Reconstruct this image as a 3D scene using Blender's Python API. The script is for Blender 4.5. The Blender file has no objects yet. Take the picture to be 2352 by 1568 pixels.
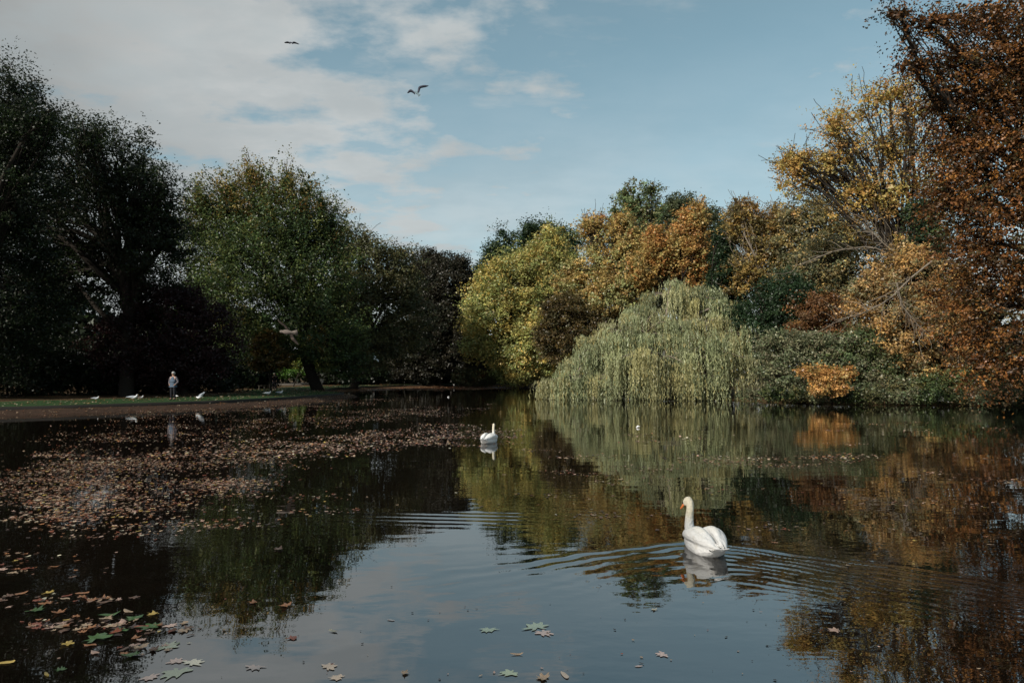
import bpy, bmesh, math, random
import numpy as np
from mathutils import Vector, Matrix
R = math.radians
rng = np.random.default_rng(7)
random.seed(7)
scn = bpy.context.scene
C = scn.collection

# ------------------------------------------------------------------ camera, sky, sun, exposure
CAM_H, TILT, F = 1.85, R(2.77), 1568.0          # F: focal length in units of a 2352 px wide picture
cd = bpy.data.cameras.new('camera'); cam = bpy.data.objects.new('camera', cd); C.objects.link(cam)
cd.sensor_width = 36; cd.lens = 24; cd.clip_start = .05; cd.clip_end = 3000
cam.location = (0, 0, CAM_H); cam.rotation_euler = (R(90) + TILT, 0, 0)
scn.camera = cam
SUN_AZ, SUN_EL = R(-136), R(33)                 # azimuth from +Y, clockwise positive
sl = bpy.data.lights.new('sun', 'SUN'); so = bpy.data.objects.new('sun', sl); C.objects.link(so)
sl.energy = 5.0; sl.angle = R(1.5); sl.color = (1, .93, .83)
sdir = Vector((math.sin(SUN_AZ)*math.cos(SUN_EL), math.cos(SUN_AZ)*math.cos(SUN_EL), math.sin(SUN_EL)))
so.rotation_euler = sdir.to_track_quat('Z', 'Y').to_euler()
scn.view_settings.view_transform = 'Standard'; scn.view_settings.look = 'None'
scn.view_settings.exposure = .25; scn.view_settings.gamma = 1; scn.view_settings.use_curve_mapping = False

class NT:
    def __init__(s, nt): s.nt = nt; nt.nodes.clear()
    def n(s, t, **kw):
        x = s.nt.nodes.new(t)
        for k, v in kw.items():
            if k in x.inputs and not hasattr(x, k): x.inputs[k].default_value = v
            elif hasattr(x, k): setattr(x, k, v)
        return x
    def l(s, a, b): s.nt.links.new(a, b)
    def m(s, op, a, b=0., c=0.):
        x = s.nt.nodes.new('ShaderNodeMath'); x.operation = op
        for i, v in enumerate((a, b, c)):
            if hasattr(v, 'is_linked'): s.l(v, x.inputs[i])
            else: x.inputs[i].default_value = v
        return x.outputs[0]
    def mix(s, f, a, b):
        x = s.nt.nodes.new('ShaderNodeMix'); x.data_type = 'RGBA'
        for i, v in ((0, f), (6, a), (7, b)):
            if hasattr(v, 'is_linked'): s.l(v, x.inputs[i])
            else: x.inputs[i].default_value = v if i == 0 else (*v, 1)
        return x.outputs[2]
    def noise(s, vec, scale, detail=4, rough=.5):
        x = s.nt.nodes.new('ShaderNodeTexNoise'); x.inputs['Scale'].default_value = scale
        x.inputs['Detail'].default_value = detail; x.inputs['Roughness'].default_value = rough
        if vec is not None: s.l(vec, x.inputs['Vector'])
        return x.outputs['Fac']
    def ramp(s, v, a, b, smooth=True):
        x = s.nt.nodes.new('ShaderNodeMapRange'); x.interpolation_type = 'SMOOTHSTEP' if smooth else 'LINEAR'
        s.l(v, x.inputs[0]); x.inputs[1].default_value = a; x.inputs[2].default_value = b
        return x.outputs[0]
    def vec(s, op, a, b):
        x = s.nt.nodes.new('ShaderNodeVectorMath'); x.operation = op
        for i, v in enumerate((a, b)):
            if hasattr(v, 'is_linked'): s.l(v, x.inputs[i])
            else: x.inputs[i].default_value = v
        return x.outputs[0]

w = bpy.data.worlds.new('World'); scn.world = w; w.use_nodes = True
t = NT(w.node_tree)
out = t.n('ShaderNodeOutputWorld'); bg = t.n('ShaderNodeBackground'); bg.inputs[1].default_value = .108
sky = t.n('ShaderNodeTexSky', sky_type='NISHITA', sun_disc=False, sun_elevation=SUN_EL, sun_rotation=SUN_AZ)
sky.air_density = 1.0; sky.dust_density = .6; sky.ozone_density = 1.0; sky.altitude = 0
tc = t.n('ShaderNodeTexCoord'); D = tc.outputs['Generated']
sx = t.n('ShaderNodeSeparateXYZ'); t.l(D, sx.inputs[0])
zz = t.m('ADD', t.m('MAXIMUM', sx.outputs[2], 0.0), .16)
cx = t.n('ShaderNodeCombineXYZ')
t.l(t.m('DIVIDE', sx.outputs[0], zz), cx.inputs[0]); t.l(t.m('DIVIDE', sx.outputs[1], zz), cx.inputs[1])
P = cx.outputs[0]
big = t.noise(P, .75, 4, .55)
rolls = t.noise(t.vec('MULTIPLY', P, (1, 1.3, 1)), 3.6, 6, .58)
wisps = t.noise(t.vec('MULTIPLY', P, (.8, 1.5, 1)), 1.5, 6, .62)
az = t.m('ARCTAN2', sx.outputs[0], sx.outputs[1])                      # azimuth of this bit of sky
left = t.ramp(az, .16, -.42, False)                                          # the cloud bank lies to the left
lf = t.m('ADD', t.m('MULTIPLY', left, .8), t.m('MULTIPLY', t.m('SUBTRACT', big, .5), .9))
lf = t.m('ADD', lf, t.m('MULTIPLY', t.m('SUBTRACT', rolls, .5), 2.1))
bank = t.ramp(lf, .14, .74)
wf = t.m('MULTIPLY', t.ramp(wisps, .44, .74), .62)
low = t.m('MULTIPLY', t.ramp(sx.outputs[2], .46, .03), .85)
veil = t.m('ADD', t.m('MULTIPLY', low, t.ramp(big, .25, .60)), .10)
cov = t.m('MAXIMUM', t.m('MAXIMUM', bank, wf), veil)
cov = t.m('MINIMUM', cov, .94)
grey = t.ramp(t.m('ADD', az, t.m('MULTIPLY', t.m('SUBTRACT', big, .5), .9)), -.28, -.72)
ccol = t.mix(grey, (4.75, 4.85, 4.8), (2.6, 2.65, 2.6))
ccol = t.mix(t.m('MULTIPLY', t.ramp(rolls, .38, .66), .40), ccol, (3.2, 3.7, 3.85))
ccol = t.mix(t.m('MULTIPLY', t.ramp(t.noise(t.vec('MULTIPLY', P, (1, 1.4, 1)), 1.9, 5, .6), .60, .36), .45), ccol, (2.9, 3.2, 3.3))
hs = t.n('ShaderNodeHueSaturation'); hs.inputs['Hue'].default_value = .459; hs.inputs['Saturation'].default_value = .92
hs.inputs['Value'].default_value = .95; t.l(sky.outputs[0], hs.inputs['Color'])
t.l(t.mix(cov, hs.outputs[0], ccol), bg.inputs[0]); t.l(bg.outputs[0], out.inputs[0])

# ------------------------------------------------------------------ helpers
ct, st = math.cos(TILT), math.sin(TILT)
def ray(px, py):
    dx, dy = (px-1176)/F, (784-py)/F
    return dx, ct - st*dy, st + ct*dy
def at(px, py, Y):                              # point at distance Y that a pixel of the photograph shows
    x, y, z = ray(px, py); k = Y/y
    return Vector((x*k, Y, CAM_H + z*k))
def on(px, py, Z=0.):                           # point at height Z that a pixel shows
    x, y, z = ray(px, py); k = (Z-CAM_H)/z
    return Vector((x*k, y*k, Z))
def tag(o, label=None, cat=None, group=None, kind=None):
    if label: o['label'] = label
    if cat: o['category'] = cat
    if group: o['group'] = group
    if kind: o['kind'] = kind
    return o
def empty(name, loc, label, cat, group=None, rz=0):
    o = bpy.data.objects.new(name, None); C.objects.link(o); o.location = loc; o.rotation_euler[2] = rz
    o.empty_display_size = .2
    return tag(o, label, cat, group)
def link(name, me, mat, parent=None, world=False):
    o = bpy.data.objects.new(name, me); C.objects.link(o)
    if mat is not None and len(me.materials) == 0: me.materials.append(mat)
    if parent is not None:
        o.parent = parent
        if world: o.matrix_parent_inverse = mat_world(parent).inverted()
    return o
def mat_world(p):
    return Matrix.Translation(p.location) @ p.rotation_euler.to_matrix().to_4x4()
def mesh_np(name, V, faces, tint=None, smooth=False, attr=None):
    """faces: int array (N,k)"""
    me = bpy.data.meshes.new(name); V = np.asarray(V, np.float32); faces = np.asarray(faces, np.int32)
    n, k = faces.shape
    me.vertices.add(len(V)); me.vertices.foreach_set('co', V.ravel())
    me.loops.add(n*k); me.loops.foreach_set('vertex_index', faces.ravel())
    me.polygons.add(n); me.polygons.foreach_set('loop_start', np.arange(0, n*k, k, dtype=np.int32))
    if tint is not None:
        a = me.attributes.new('tint', 'FLOAT_COLOR', 'FACE')
        c = np.ones((n, 4), np.float32); c[:, :3] = tint; a.data.foreach_set('color', c.ravel())
    if attr is not None:
        for nm, arr in attr.items():
            a = me.attributes.new(nm, 'FLOAT', 'POINT'); a.data.foreach_set('value', np.asarray(arr, np.float32))
    me.update(calc_edges=True)
    if smooth: me.polygons.foreach_set('use_smooth', np.ones(n, bool))
    return me
def nrm(a): return a/(np.linalg.norm(a, axis=-1, keepdims=True)+1e-9)

# ------------------------------------------------------------------ materials
def mat_new(name):
    m = bpy.data.materials.new(name); m.use_nodes = True; return m, NT(m.node_tree)
def basic(name, col, rough=.7, spec=.3, var=.25, scale=8., bump=.0, bscale=40., coat=0.):
    m, t = mat_new(name)
    o = t.n('ShaderNodeOutputMaterial'); b = t.n('ShaderNodeBsdfPrincipled')
    tc = t.n('ShaderNodeTexCoord')
    f = t.noise(tc.outputs['Object'], scale, 5, .6)
    c = t.mix(f, tuple(v*(1-var) for v in col), tuple(min(1, v*(1+var)) for v in col))
    t.l(c, b.inputs['Base Color']); b.inputs['Roughness'].default_value = rough
    b.inputs['Specular IOR Level'].default_value = spec; b.inputs['Coat Weight'].default_value = coat
    b.inputs['Coat Roughness'].default_value = .05; b.inputs['Coat IOR'].default_value = 1.75
    if bump:
        bp = t.n('ShaderNodeBump'); bp.inputs['Strength'].default_value = bump; bp.inputs['Distance'].default_value = .02
        t.l(t.noise(tc.outputs['Object'], bscale, 4, .6), bp.inputs['Height']); t.l(bp.outputs[0], b.inputs['Normal'])
    t.l(b.outputs[0], o.inputs[0]); return m
def foliage_mat(name, trans=.35):
    m, t = mat_new(name)
    o = t.n('ShaderNodeOutputMaterial'); at_ = t.n('ShaderNodeAttribute', attribute_name='tint')
    tc = t.n('ShaderNodeTexCoord'); f = t.noise(tc.outputs['Object'], .6, 3, .6)
    hs = t.n('ShaderNodeHueSaturation'); t.l(at_.outputs['Color'], hs.inputs['Color'])
    t.l(t.m('ADD', t.m('MULTIPLY', f, .7), .65), hs.inputs['Value'])
    d = t.n('ShaderNodeBsdfDiffuse'); tr = t.n('ShaderNodeBsdfTranslucent'); mx = t.n('ShaderNodeMixShader')
    t.l(hs.outputs[0], d.inputs[0]); t.l(hs.outputs[0], tr.inputs[0]); mx.inputs[0].default_value = trans
    t.l(d.outputs[0], mx.inputs[1]); t.l(tr.outputs[0], mx.inputs[2])
    g = t.n('ShaderNodeBsdfGlossy'); g.inputs['Roughness'].default_value = .45; g.inputs[0].default_value = (1, 1, 1, 1)
    m2 = t.n('ShaderNodeMixShader'); m2.inputs[0].default_value = .022
    t.l(mx.outputs[0], m2.inputs[1]); t.l(g.outputs[0], m2.inputs[2]); t.l(m2.outputs[0], o.inputs[0]); return m
FOL = foliage_mat('foliage')
BARK = basic('bark', (.02, .016, .012), .9, .2, .5, 3, .6, 12)
BARK_PALE = basic('pale_bark', (.16, .135, .105), .85, .2, .35, 3, .5, 14)

# ground: grass with leaf litter
GM, t = mat_new('grass_and_litter')
o = t.n('ShaderNodeOutputMaterial'); b = t.n('ShaderNodeBsdfPrincipled'); tc = t.n('ShaderNodeTexCoord'); OB = tc.outputs['Object']
la = t.n('ShaderNodeAttribute', attribute_name='litter').outputs['Fac']
g = t.mix(t.noise(OB, 1.1, 5, .65), (.012, .034, .01), (.028, .066, .018))
g = t.mix(t.m('MULTIPLY', t.noise(OB, 30, 3, .7), .6), g, (.018, .034, .01))
l1 = t.mix(t.noise(OB, 9, 4, .7), (.045, .025, .013), (.13, .07, .032))
l1 = t.mix(t.ramp(t.noise(OB, 26, 2, .5), .5, .62), l1, (.022, .013, .008))
mud = t.mix(t.noise(OB, 3.5, 5, .7), (.012, .008, .005), (.07, .04, .026)); l1 = t.mix(t.ramp(la, .86, .92), l1, mud)
lm = t.m('ADD', la, t.m('MULTIPLY', t.m('SUBTRACT', t.noise(OB, 5, 5, .75), .5), 1.6))
t.l(t.mix(t.ramp(lm, .38, .62), g, l1), b.inputs['Base Color']); b.inputs['Roughness'].default_value = .9
b.inputs['Specular IOR Level'].default_value = .15
bp = t.n('ShaderNodeBump'); bp.inputs['Strength'].default_value = .8; bp.inputs['Distance'].default_value = .05
t.l(t.noise(OB, 22, 4, .7), bp.inputs['Height']); t.l(bp.outputs[0], b.inputs['Normal']); t.l(b.outputs[0], o.inputs[0])

# water
WM, t = mat_new('pond_water')
o = t.n('ShaderNodeOutputMaterial'); b = t.n('ShaderNodeBsdfPrincipled'); tc = t.n('ShaderNodeTexCoord'); OB = tc.outputs['Object']
t.l(t.mix(t.noise(OB, .5, 3, .5), (.004, .003, .002), (.007, .005, .0035)), b.inputs['Base Color'])
b.inputs['Roughness'].default_value = .012; b.inputs['IOR'].default_value = 3.0
b.inputs['Specular IOR Level'].default_value = .5
h1 = t.noise(t.vec('MULTIPLY', OB, (.55, 1.0, 1)), .9, 3, .5)
h2 = t.noise(t.vec('MULTIPLY', OB, (.8, 1.3, 1)), 5.5, 2, .5)
patch = t.ramp(t.noise(OB, .16, 3, .5), .42, .66)
bp1 = t.n('ShaderNodeBump'); bp1.inputs['Strength'].default_value = 1; bp1.inputs['Distance'].default_value = .006
t.l(h1, bp1.inputs['Height'])
bp2 = t.n('ShaderNodeBump'); bp2.inputs['Strength'].default_value = 1
t.l(t.m('ADD', t.m('MULTIPLY', patch, .0018), .0003), bp2.inputs['Distance'])
t.l(h2, bp2.inputs['Height']); t.l(bp1.outputs[0], bp2.inputs['Normal']); t.l(bp2.outputs[0], b.inputs['Normal'])
t.l(b.outputs[0], o.inputs[0])

# ------------------------------------------------------------------ the pond, the ground
POND = np.array([(-46, 2.2), (-46, 22), (-34, 27.5), (-25, 30.5), (-21.7, 33.6), (-18.9, 37.2), (-16.8, 40.2), (-15.3, 45), (-14.3, 51), (-13.9, 56.5),
 (-15, 60), (-17.6, 64), (-18.5, 69), (-19.5, 77), (-18.5, 86), (-15.5, 98), (-9, 107), (0, 110), (6, 108), (9.5, 100), (10, 84), (8, 70), (9, 60), (11, 54.5),
 (15, 51), (17.5, 46), (21, 43), (26, 41.5), (31, 40), (30, 31), (24.5, 22), (18, 12), (14, 2.2)], float)
def sdf(X, Y):                                   # distance to the pond's edge, positive on land
    P = np.stack([X, Y], -1); A = POND; B = np.roll(POND, -1, 0)
    d = np.full(X.shape, 1e9); ins = np.zeros(X.shape, bool)
    for a, b_ in zip(A, B):
        e = b_-a; q = P-a; tt = np.clip((q@e)/(e@e), 0, 1); r = q-tt[..., None]*e
        d = np.minimum(d, np.hypot(r[..., 0], r[..., 1]))
        c = (a[1] > Y) != (b_[1] > Y)
        with np.errstate(all='ignore'): xi = a[0] + (Y-a[1])*(b_[0]-a[0])/(b_[1]-a[1] if b_[1] != a[1] else 1e-9)
        ins ^= c & (X < xi)
    return np.where(ins, -d, d)
def gz(d, X, Y):
    z = np.interp(d, [-8, -1.5, 0, .22, 4, 40, 200], [-1.2, -.06, .20, .34, .36, .42, 2.5])
    z2 = np.interp(d, [-8, -.4, 0, .4, 4, 40, 200], [-1.2, -.4, .02, .14, .3, .8, 2.5])
    return np.where(X > 2, z2, z)
def ground_h(x, y):
    return float(gz(sdf(np.array([float(x)]), np.array([float(y)])), np.array([float(x)]), y)[0])
gx = np.concatenate([-np.geomspace(700, 52, 14), np.arange(-50, 45, .45), np.geomspace(47, 700, 14)])
gy = np.concatenate([-np.geomspace(400, 6, 10), np.arange(-4, 118, .5), np.geomspace(121, 1500, 18)])
GX, GY = np.meshgrid(gx, gy); sd = sdf(GX, GY)
GZ = gz(sd, GX, GY) + .03*np.sin(GX*.9+GY*.5)*np.sin(GY*.7)*(sd > .5)
nx, ny = len(gx), len(gy)
idx = np.arange(nx*ny).reshape(ny, nx)
quads = np.stack([idx[:-1, :-1], idx[:-1, 1:], idx[1:, 1:], idx[1:, :-1]], -1).reshape(-1, 4)
lit = np.where(sd < .15, np.where((GY > 58) & (GX < 4), .80, .95), .12) + .35*np.exp(-((GY-92)/16)**2)*(GX < 5)*(sd > 0)*np.clip((6-sd)/4, 0, 1)
lit = np.where((sd > 7), .62, lit); lit = np.where(GX > 5, .55, lit)
me = mesh_np('ground', np.stack([GX.ravel(), GY.ravel(), GZ.ravel()], 1), quads, smooth=True, attr={'litter': lit.ravel()})
tag(link('ground', me, GM), kind='structure')

SWAN = on(1617, 1262); SWAN.y += .0
HEAD = R(6)                                     # swan's heading, left of straight away
def waves(X, Y):
    """wake of the near swan, fading rings round the far one"""
    bx, by = SWAN.x - .12, SWAN.y + .38
    ax = np.array([math.sin(R(-4)), math.cos(R(-4))])       # direction the wake opens from
    dx, dy = X-bx, Y-by
    u = -(dx*ax[0]+dy*ax[1]); v = dx*ax[1]-dy*ax[0]
    kk = np.where(v > 0, .80, .42)
    fr = kk*(np.sqrt(v*v+.09)-.3)
    s = u - fr + .03*np.sin(v*4.2)+.018*np.sin(v*11+dy*7)+.02*np.sin(dx*6-dy*9)
    lam = np.where(v > 0, .165, .20) + .03*np.clip(np.abs(v), 0, 3)
    env = 1/(1+np.exp(-s/.03)) * np.exp(-np.clip(s, 0, None)/np.where(v > 0, .62, .5))
    amp = np.where(v > 0, .0095, .009)*np.exp(-np.abs(v)/np.where(v > 0, 2.1, 1.3))*(.78+.22*np.sin(X*3.1+2*np.sin(Y*2.3))*np.sin(Y*4.7+X*1.3))
    h = amp*env*np.sin(2*np.pi*s/lam)*(1+.35*np.sin(v*9+s*11))
    h += .0010*np.exp(-((dx/.55)**2+((dy+.7)/.6)**2))*np.sin(23*dx+5*np.sin(9*dy))*np.sin(29*dy+3*np.sin(8*dx))*2
    r2 = np.hypot(X-SWAN2.x, Y-SWAN2.y)
    h += .0022*np.exp(-r2/1.1)*np.sin(2*np.pi*r2/.35)
    r3 = np.hypot((X+.6)*.55, (Y-9.0)*1.6)                  # small patch of ripples ahead of the reflected sky
    h += .0016*np.exp(-(r3/.75)**2)*np.sin(2*np.pi*(Y+.12*X)/.22)
    h += .0003*np.exp(-(((X-.1)/1.3)**2+((Y-7.25)/.35)**2))*np.sin(2*np.pi*(Y-.15*X)/.26)
    return h
SWAN2 = on(1124, 1016)
wx = np.concatenate([np.linspace(-60, -5, 60)[:-1], np.arange(-5, -.6, .12), np.arange(-.6, 5.0, .04), np.arange(5.0, 9, .12), np.linspace(9, 45, 50)])
wy = np.concatenate([np.arange(.5, 3.6, .2), np.arange(3.6, 5, .06), np.arange(5, 9.3, .034), np.arange(9.3, 13, .09), np.arange(13, 24, .14), np.linspace(24, 125, 130)])
WX, WY = np.meshgrid(wx, wy); nx, ny = len(wx), len(wy)
idx = np.arange(nx*ny).reshape(ny, nx)
quads = np.stack([idx[:-1, :-1], idx[:-1, 1:], idx[1:, 1:], idx[1:, :-1]], -1).reshape(-1, 4)
me = mesh_np('pond_water', np.stack([WX.ravel(), WY.ravel(), waves(WX, WY).ravel()], 1), quads, smooth=True)
tag(link('pond_water', me, WM), kind='structure')

def ribbon(name, pts, halfw, z, mat, kind='structure', z_edge=0.):
    pts = np.array(pts, float); d = np.gradient(pts, axis=0); d = nrm(d); n = np.stack([-d[:, 1], d[:, 0]], 1)
    L, Rr = pts+n*halfw, pts-n*halfw
    V = np.concatenate([np.c_[L, np.full(len(L), z)], np.c_[Rr, np.full(len(L), z)], np.c_[L, np.full(len(L), z_edge)], np.c_[Rr, np.full(len(L), z_edge)]])
    k = len(L); f = []
    for i in range(k-1):
        f += [(i, i+1, k+i+1, k+i), (2*k+i, 2*k+i+1, i+1, i), (k+i, k+i+1, 3*k+i+1, 3*k+i)]
    return tag(link(name, mesh_np(name, V, f), mat), kind=kind)
def resample(P, n):
    P = np.array(P, float); s = np.r_[0, np.cumsum(np.hypot(*np.diff(P, axis=0).T))]; q = np.linspace(0, s[-1], n)
    return np.c_[np.interp(q, s, P[:, 0]), np.interp(q, s, P[:, 1])]
STONE = basic('edging_stone', (.02, .017, .014), .8, .3, .4, 4, .5, 20)
ribbon('stone_edging', resample(POND[1:20], 140), .07, .352, STONE, z_edge=.05)
PATH = basic('path_gravel', (.13, .115, .10), .9, .2, .2, 6, .3, 60)
ribbon('path', resample([(-75, 88), (-50, 90), (-38, 92), (-31, 97), (-27, 104), (-25, 112)], 60), 2.2, .56, PATH, z_edge=.2)

# ------------------------------------------------------------------ trees
FV, FC = [], []
def diamonds(P, s, wr, nor, tan, tri=True):
    tan = nrm(tan - (tan*nor).sum(-1, keepdims=True)*nor); bi = np.cross(nor, tan)
    s = s[:, None]; wr = np.asarray(wr); a = tan*s*.5; b_ = bi*s*.5*wr
    if tri: V = np.stack([P-a, P+b_*1.15+a*.6, P-b_*1.15+a*.6], 1).reshape(-1, 3); return V, np.arange(len(V)).reshape(-1, 3)
    V = np.stack([P-a, P+b_-a*.15, P+a, P-b_-a*.15], 1).reshape(-1, 3)
    return V, np.arange(len(V)).reshape(-1, 4)
def rnd(n, lo=-1, hi=1): return rng.uniform(lo, hi, (n, 3))
def sph(n):
    return nrm(rng.normal(size=(n, 3)))
def tubes(paths, sides=5):
    """paths: list of (pts (k,3), r0, r1)"""
    Vs, Fs, o_ = [], [], 0
    for p, r0, r1 in paths:
        p = np.asarray(p, float); k = len(p); d = nrm(np.gradient(p, axis=0))
        ref = np.where(np.abs(d[:, 2:3]) > .9, np.array([[1, 0, 0.]]), np.array([[0, 0, 1.]]))
        a = nrm(np.cross(d, ref)); b_ = np.cross(d, a)
        r = np.linspace(1, 0, k)**.85*(r0-r1)+r1
        th = np.arange(sides)*2*np.pi/sides
        ring = p[:, None]+r[:, None, None]*(a[:, None]*np.cos(th)[None, :, None]+b_[:, None]*np.sin(th)[None, :, None])
        Vs.append(ring.reshape(-1, 3)); i = np.arange(k-1)[:, None]*sides+np.arange(sides)[None]
        j = np.arange(k-1)[:, None]*sides+(np.arange(sides)[None]+1) % sides
        Fs.append(np.stack([i, j, j+sides, i+sides], -1).reshape(-1, 4)+o_); o_ += k*sides
    return np.concatenate(Vs), np.concatenate(Fs)
def curve(a, b_, n, sag=0., wob=.06):
    a, b_ = np.asarray(a, float), np.asarray(b_, float); tt = np.linspace(0, 1, n)[:, None]
    L = np.linalg.norm(b_-a); p = a+(b_-a)*tt
    p += np.sin(tt*np.pi)*np.array([[0, 0, sag*L]])
    w_ = rng.normal(size=(1, 3))*wob*L; w2 = rng.normal(size=(1, 3))*wob*.6*L
    return p+np.sin(tt*np.pi)*w_+np.sin(tt*2*np.pi)*w2
def colours(pal, n):
    pal = np.array(pal, float); return pal[rng.integers(0, len(pal), n)]
def lobes_world(lobes, Y):
    out_ = []
    for lb in lobes:
        px, py, rx, ry = lb[:4]; dY = lb[4] if len(lb) > 4 else 0; dep = lb[5] if len(lb) > 5 else None
        c = np.array(at(px, py, Y+dY)); k = (Y+dY)/F
        r = np.array([rx*k, (dep if dep else .5*(rx+ry)*k), ry*k]); out_.append((c, r))
    return out_
LEAVES = 0
def tree(name, label, base, Y, lobes, pal, wl=None, tip=None, tipz=.8, leaf=3.0, tuft=.75, dens=1., fill=1., ln=26, up=.45, spray=.25, trunk_r=.35,
         group=None, cat='tree', bark=None, limbs=26, trunk=True, wr=.62, jag=.22, cull=.72, flat=.55, twigs=0, clump=.35, minleaf=.10, core=1., stems=0, sub=None):
    """lobes in photograph pixels at distance Y become real ellipsoids; tufts of leaves are strewn over them"""
    global LEAVES
    bark = bark or BARK
    if sub is None: sub = 2 if cat == 'tree' and wl is None and Y > 35 else 0
    LW = wl or lobes_world(lobes, Y)
    bz = ground_h(base, Y) if trunk else 0
    if sub:                                       # smaller boughs that break the outline
        LW = list(LW); n0 = len(LW)
        for c, r in LW[:n0]:
            for _ in range(sub):
                d = sph(1)[0]; d[2] = abs(d[2])*.9+.05; d = d/np.linalg.norm(d); f_ = rng.uniform(.22, .42)
                LW.append((c+d*r*rng.uniform(.78, 1.02), r*f_*np.array([1, 1, rng.uniform(.8, 1.5)])))
    root = empty(name, (base, Y, bz), label, cat, group)
    lsize = max(minleaf, leaf*(.86 if Y > 35 else .92)*Y/683)
    Ps, Ns, Ts, Ss, Cs = [], [], [], [], []
    allz = [c[2]+r[2] for c, r in LW]; zt, zb = max(allz), min(c[2]-r[2] for c, r in LW)
    ends = []
    for (c, r) in LW:
        area = 4*np.pi*(((r[0]*r[1])**1.6+(r[0]*r[2])**1.6+(r[1]*r[2])**1.6)/3)**(1/1.6)
        nt = int(max(14, 2.5*dens*area/(tuft*tuft*1.5)))
        d = sph(nt); ph = rng.uniform(0, 6.28, 3)
        lump = 1+jag*(np.sin(d[:, 0]*5+ph[0])+np.sin(d[:, 1]*6+ph[1])+np.sin(d[:, 2]*7+ph[2]))/1.5
        rho = lump*(1-.38*rng.random(nt)**1.5); osel = rng.random(nt) < .10; rho[osel] = lump[osel]*rng.uniform(1.0, 1.15, osel.sum())
        tp = c+d*r*rho[:, None]
        keep = np.ones(nt, bool)
        for (c2, r2) in LW:
            if c2 is c: continue
            keep &= (((tp-c2)/r2)**2).sum(1) > cull**2
        keep &= tp[:, 2] > .35
        tp, d = tp[keep], d[keep]; nt = len(tp)
        if nt == 0: continue
        outd = nrm(d/r); outd[:, 2] += up; outd = nrm(outd)
        n_ = rng.poisson(ln*(1.74 if Y > 35 else 2.0), nt)+3
        rr_ = np.sqrt((((tp-c)/r)**2).sum(1)); n_ = np.where(rr_ > 1.08, n_//3+2, n_)
        ti = np.repeat(np.arange(nt), n_); m = len(ti)
        sc = tuft*rng.uniform(.6, 1.35, nt)[ti, None]
        q = rng.normal(size=(m, 3))*np.array([1, 1, flat])*.48
        al = rng.uniform(-1, 1.3, m)[:, None]
        p = tp[ti]+sc*q*(1-.35*np.clip(al, 0, 1)*spray*2)+outd[ti]*al*sc*spray*2.2
        nor = nrm(rng.normal(size=(m, 3))*.75+outd[ti]*.4+np.array([0, 0, .65]))
        tan = nrm(rng.normal(size=(m, 3))+outd[ti]*.9)
        tc_ = colours(pal, nt)*(1+rng.uniform(-clump, clump, (nt, 1)))
        if tip is not None:
            hz = (tp[:, 2]-zb)/(zt-zb); pr = np.clip((hz-tipz)/(1.02-tipz), 0, 1)
            sel = rng.random(nt) < pr*.85+.02; tc_[sel] = colours(tip, sel.sum())*(1+rng.uniform(-.3, .3, (sel.sum(), 1)))
        cc = tc_[ti]*(1+rng.uniform(-.2, .2, (m, 1)))*(1+rng.uniform(-.08, .08, (m, 3)))
        Ps.append(p); Ns.append(nor); Ts.append(tan); Ss.append(lsize*rng.uniform(.65, 1.25, m)); Cs.append(cc)
        ends.append((c, r, tp, outd))
        if fill > 0:                              # the crown's inside: fewer, larger leaves, darkened for the shade in there
            mi = int(fill*r[0]*r[1]*r[2]*4.2/(max(lsize, .15)**2*50)*1.0)+20
            mi = min(int(mi*1.8), 16000)
            d2 = sph(mi); p = c+d2*r*(rng.random((mi, 1))**.4)*.80*core
            p = p[p[:, 2] > .3]; mi = len(p)
            Ps.append(p); Ns.append(sph(mi)); Ts.append(sph(mi)); Ss.append(lsize*rng.uniform(1.8, 3.4, mi))
            Cs.append(colours(pal, mi)*(1+rng.uniform(-.4, .1, (mi, 1))))
    P_, N_, T_, S_, C_ = map(np.concatenate, (Ps, Ns, Ts, Ss, Cs))
    LEAVES += len(P_)
    P_ = P_-np.array([base, Y, bz])
    V, Fc = diamonds(P_, S_, wr, N_, T_, Y > 35)
    link('crown', mesh_np('crown', V, Fc, tint=np.clip(C_, .002, .9)), FOL, root)
    # trunk, limbs
    o3 = np.array([base, Y, bz]); top = np.array(sum(c[2]*1.0 for c, r, _, _ in ends)/max(1, len(ends)))
    cc0 = np.mean([c for c, r, _, _ in ends], 0)
    if trunk:
        head = np.array([cc0[0]*.6+base*.4, cc0[1]*.6+Y*.4, bz+(cc0[2]-bz)*.9])
        tk = curve((base, Y, bz-.3), head, 9, 0, .025)
        if stems: 
            paths = [(curve((base+rng.uniform(-.5, .5), Y+rng.uniform(-.5, .5), bz-.3), c-np.array([0, 0, r[2]*.4]), 7, .05, .05)-o3, trunk_r, trunk_r*.4) for c, r, _, _ in ends]
        else: paths = [(tk-o3, trunk_r, trunk_r*.45)]
        for pth in paths: V, Fc = tubes([pth], 8); link('stem' if stems else 'trunk', mesh_np('trunk', V, Fc, smooth=True), bark, root)
        paths = []
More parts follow.
